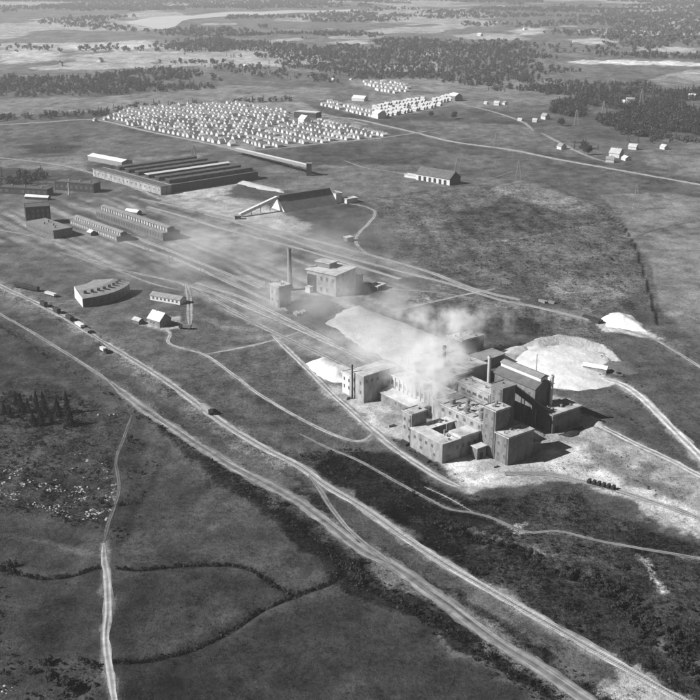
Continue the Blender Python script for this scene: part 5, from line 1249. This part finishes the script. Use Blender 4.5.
for q in range(len(st)):
    x, y = st[q]; s = random.uniform(.3, .75); m = MB(); rs = random.Random(q)
    m.lathe(0, 0, [(s*rs.uniform(.7, 1), -.2), (s*rs.uniform(.8, 1.1), s*.3), (s*rs.uniform(.3, .6), s*.75)], 6)
    m.v = [(a*rs.uniform(.8, 1.2), b*rs.uniform(.8, 1.2), c*rs.uniform(.9, 1.1)) for a, b, c in m.v]
    o = m.build('boulder', M_STONE); o.location = (x, y, float(height(np.array([x]), np.array([y]))[0])); tag(o, 'small pale boulder lying among the rough scrub at left', 'boulder', 'pale boulders among the scrub')

# ------------------------------------------------------------------ smoke and haze
def smoke(label, c, size, dens, seed, az=0.0, nscale=2.2, th=.42):
    import bmesh
    bm = bmesh.new(); bmesh.ops.create_icosphere(bm, subdivisions=3, radius=1.0); me = bpy.data.meshes.new('smoke'); bm.to_mesh(me); bm.free()
    o = bpy.data.objects.new('smoke', me); col.objects.link(o); o.location = c; o.scale = size; o.rotation_euler.z = R(az)
    m = bpy.data.materials.new('drifting_smoke'); m.use_nodes = True; n = m.node_tree.nodes; l = m.node_tree.links; n.clear()
    out = n.new('ShaderNodeOutputMaterial'); v = n.new('ShaderNodeVolumePrincipled'); l.new(v.outputs[0], out.inputs['Volume'])
    v.inputs['Color'].default_value = (.99, .99, .99, 1); v.inputs['Anisotropy'].default_value = 0
    tc = n.new('ShaderNodeTexCoord'); ln = n.new('ShaderNodeVectorMath'); ln.operation = 'LENGTH'; l.new(tc.outputs['Object'], ln.inputs[0])
    fo = n.new('ShaderNodeMapRange'); fo.interpolation_type = 'SMOOTHSTEP'; fo.inputs[1].default_value = 1.0; fo.inputs[2].default_value = .25; fo.inputs[3].default_value = 0; fo.inputs[4].default_value = 1; l.new(ln.outputs['Value'], fo.inputs[0])
    mp = n.new('ShaderNodeMapping'); mp.inputs['Location'].default_value = (seed*3.1, seed*1.7, seed); mp.inputs['Scale'].default_value = [q/max(size)*1.0 for q in size]; l.new(tc.outputs['Object'], mp.inputs[0])
    nz = n.new('ShaderNodeTexNoise'); nz.inputs['Scale'].default_value = nscale; nz.inputs['Detail'].default_value = 6; nz.inputs['Roughness'].default_value = .65; l.new(mp.outputs[0], nz.inputs['Vector'])
    nr = n.new('ShaderNodeMapRange'); nr.inputs[1].default_value = th; nr.inputs[2].default_value = th+.25; l.new(nz.outputs[0], nr.inputs[0])
    a = n.new('ShaderNodeMath'); a.operation = 'MULTIPLY'; l.new(fo.outputs[0], a.inputs[0]); l.new(nr.outputs[0], a.inputs[1])
    b = n.new('ShaderNodeMath'); b.operation = 'MULTIPLY'; b.inputs[1].default_value = dens; l.new(a.outputs[0], b.inputs[0]); l.new(b.outputs[0], v.inputs['Density'])
    me.materials.append(m); tag(o, label, None, None, 'stuff'); return o
def at(u, v, z): return (*P(u, v, z), z)
smoke('ragged pale smoke pouring over the boiler houses', at(424, 380, 20), (21, 26, 15), .45, 1, 36.5, 4.2, .47)
smoke('billow of smoke rising between the boilers and the tall store', at(437, 357, 22), (23, 24, 12), .36, 6, 36.5, 3.8, .47)
smoke('pale smoke drifting left over the huge pale pile', at(398, 345, 18), (44, 66, 13), .055, 2, 36.5, 3.4, .43)
smoke('wisp of smoke trailing behind the tall dark ended store', at(450, 322, 18), (50, 28, 11), .22, 3, 0, 4.2, .49)
smoke('thin smoke hanging over the power house and tall chimney', at(330, 290, 16), (85, 85, 16), .024, 4, 30, 3.4, .44)
smoke('thin smoke lying across the rail yard at left', at(240, 248, 14), (160, 110, 17), .015, 5, 30, 3.6, .44)
hx = bpy.data.meshes.new('haze'); hb = MB().box(-13000, 13000, -60, 16500, -40, 214); hx.from_pydata(hb.v, [], hb.f)
ho = bpy.data.objects.new('haze', hx); col.objects.link(ho); tag(ho, 'pale summer haze filling the whole valley', None, None, 'stuff')
hm = bpy.data.materials.new('haze_air'); hm.use_nodes = True; n = hm.node_tree.nodes; n.clear()
out = n.new('ShaderNodeOutputMaterial'); v = n.new('ShaderNodeVolumePrincipled'); hm.node_tree.links.new(v.outputs[0], out.inputs['Volume'])
v.inputs['Color'].default_value = (.95, .95, .95, 1); v.inputs['Density'].default_value = .0001; v.inputs['Anisotropy'].default_value = .3
hx.materials.append(hm)
for o in bpy.data.objects:
    if '_o' in o.keys(): del o['_o']
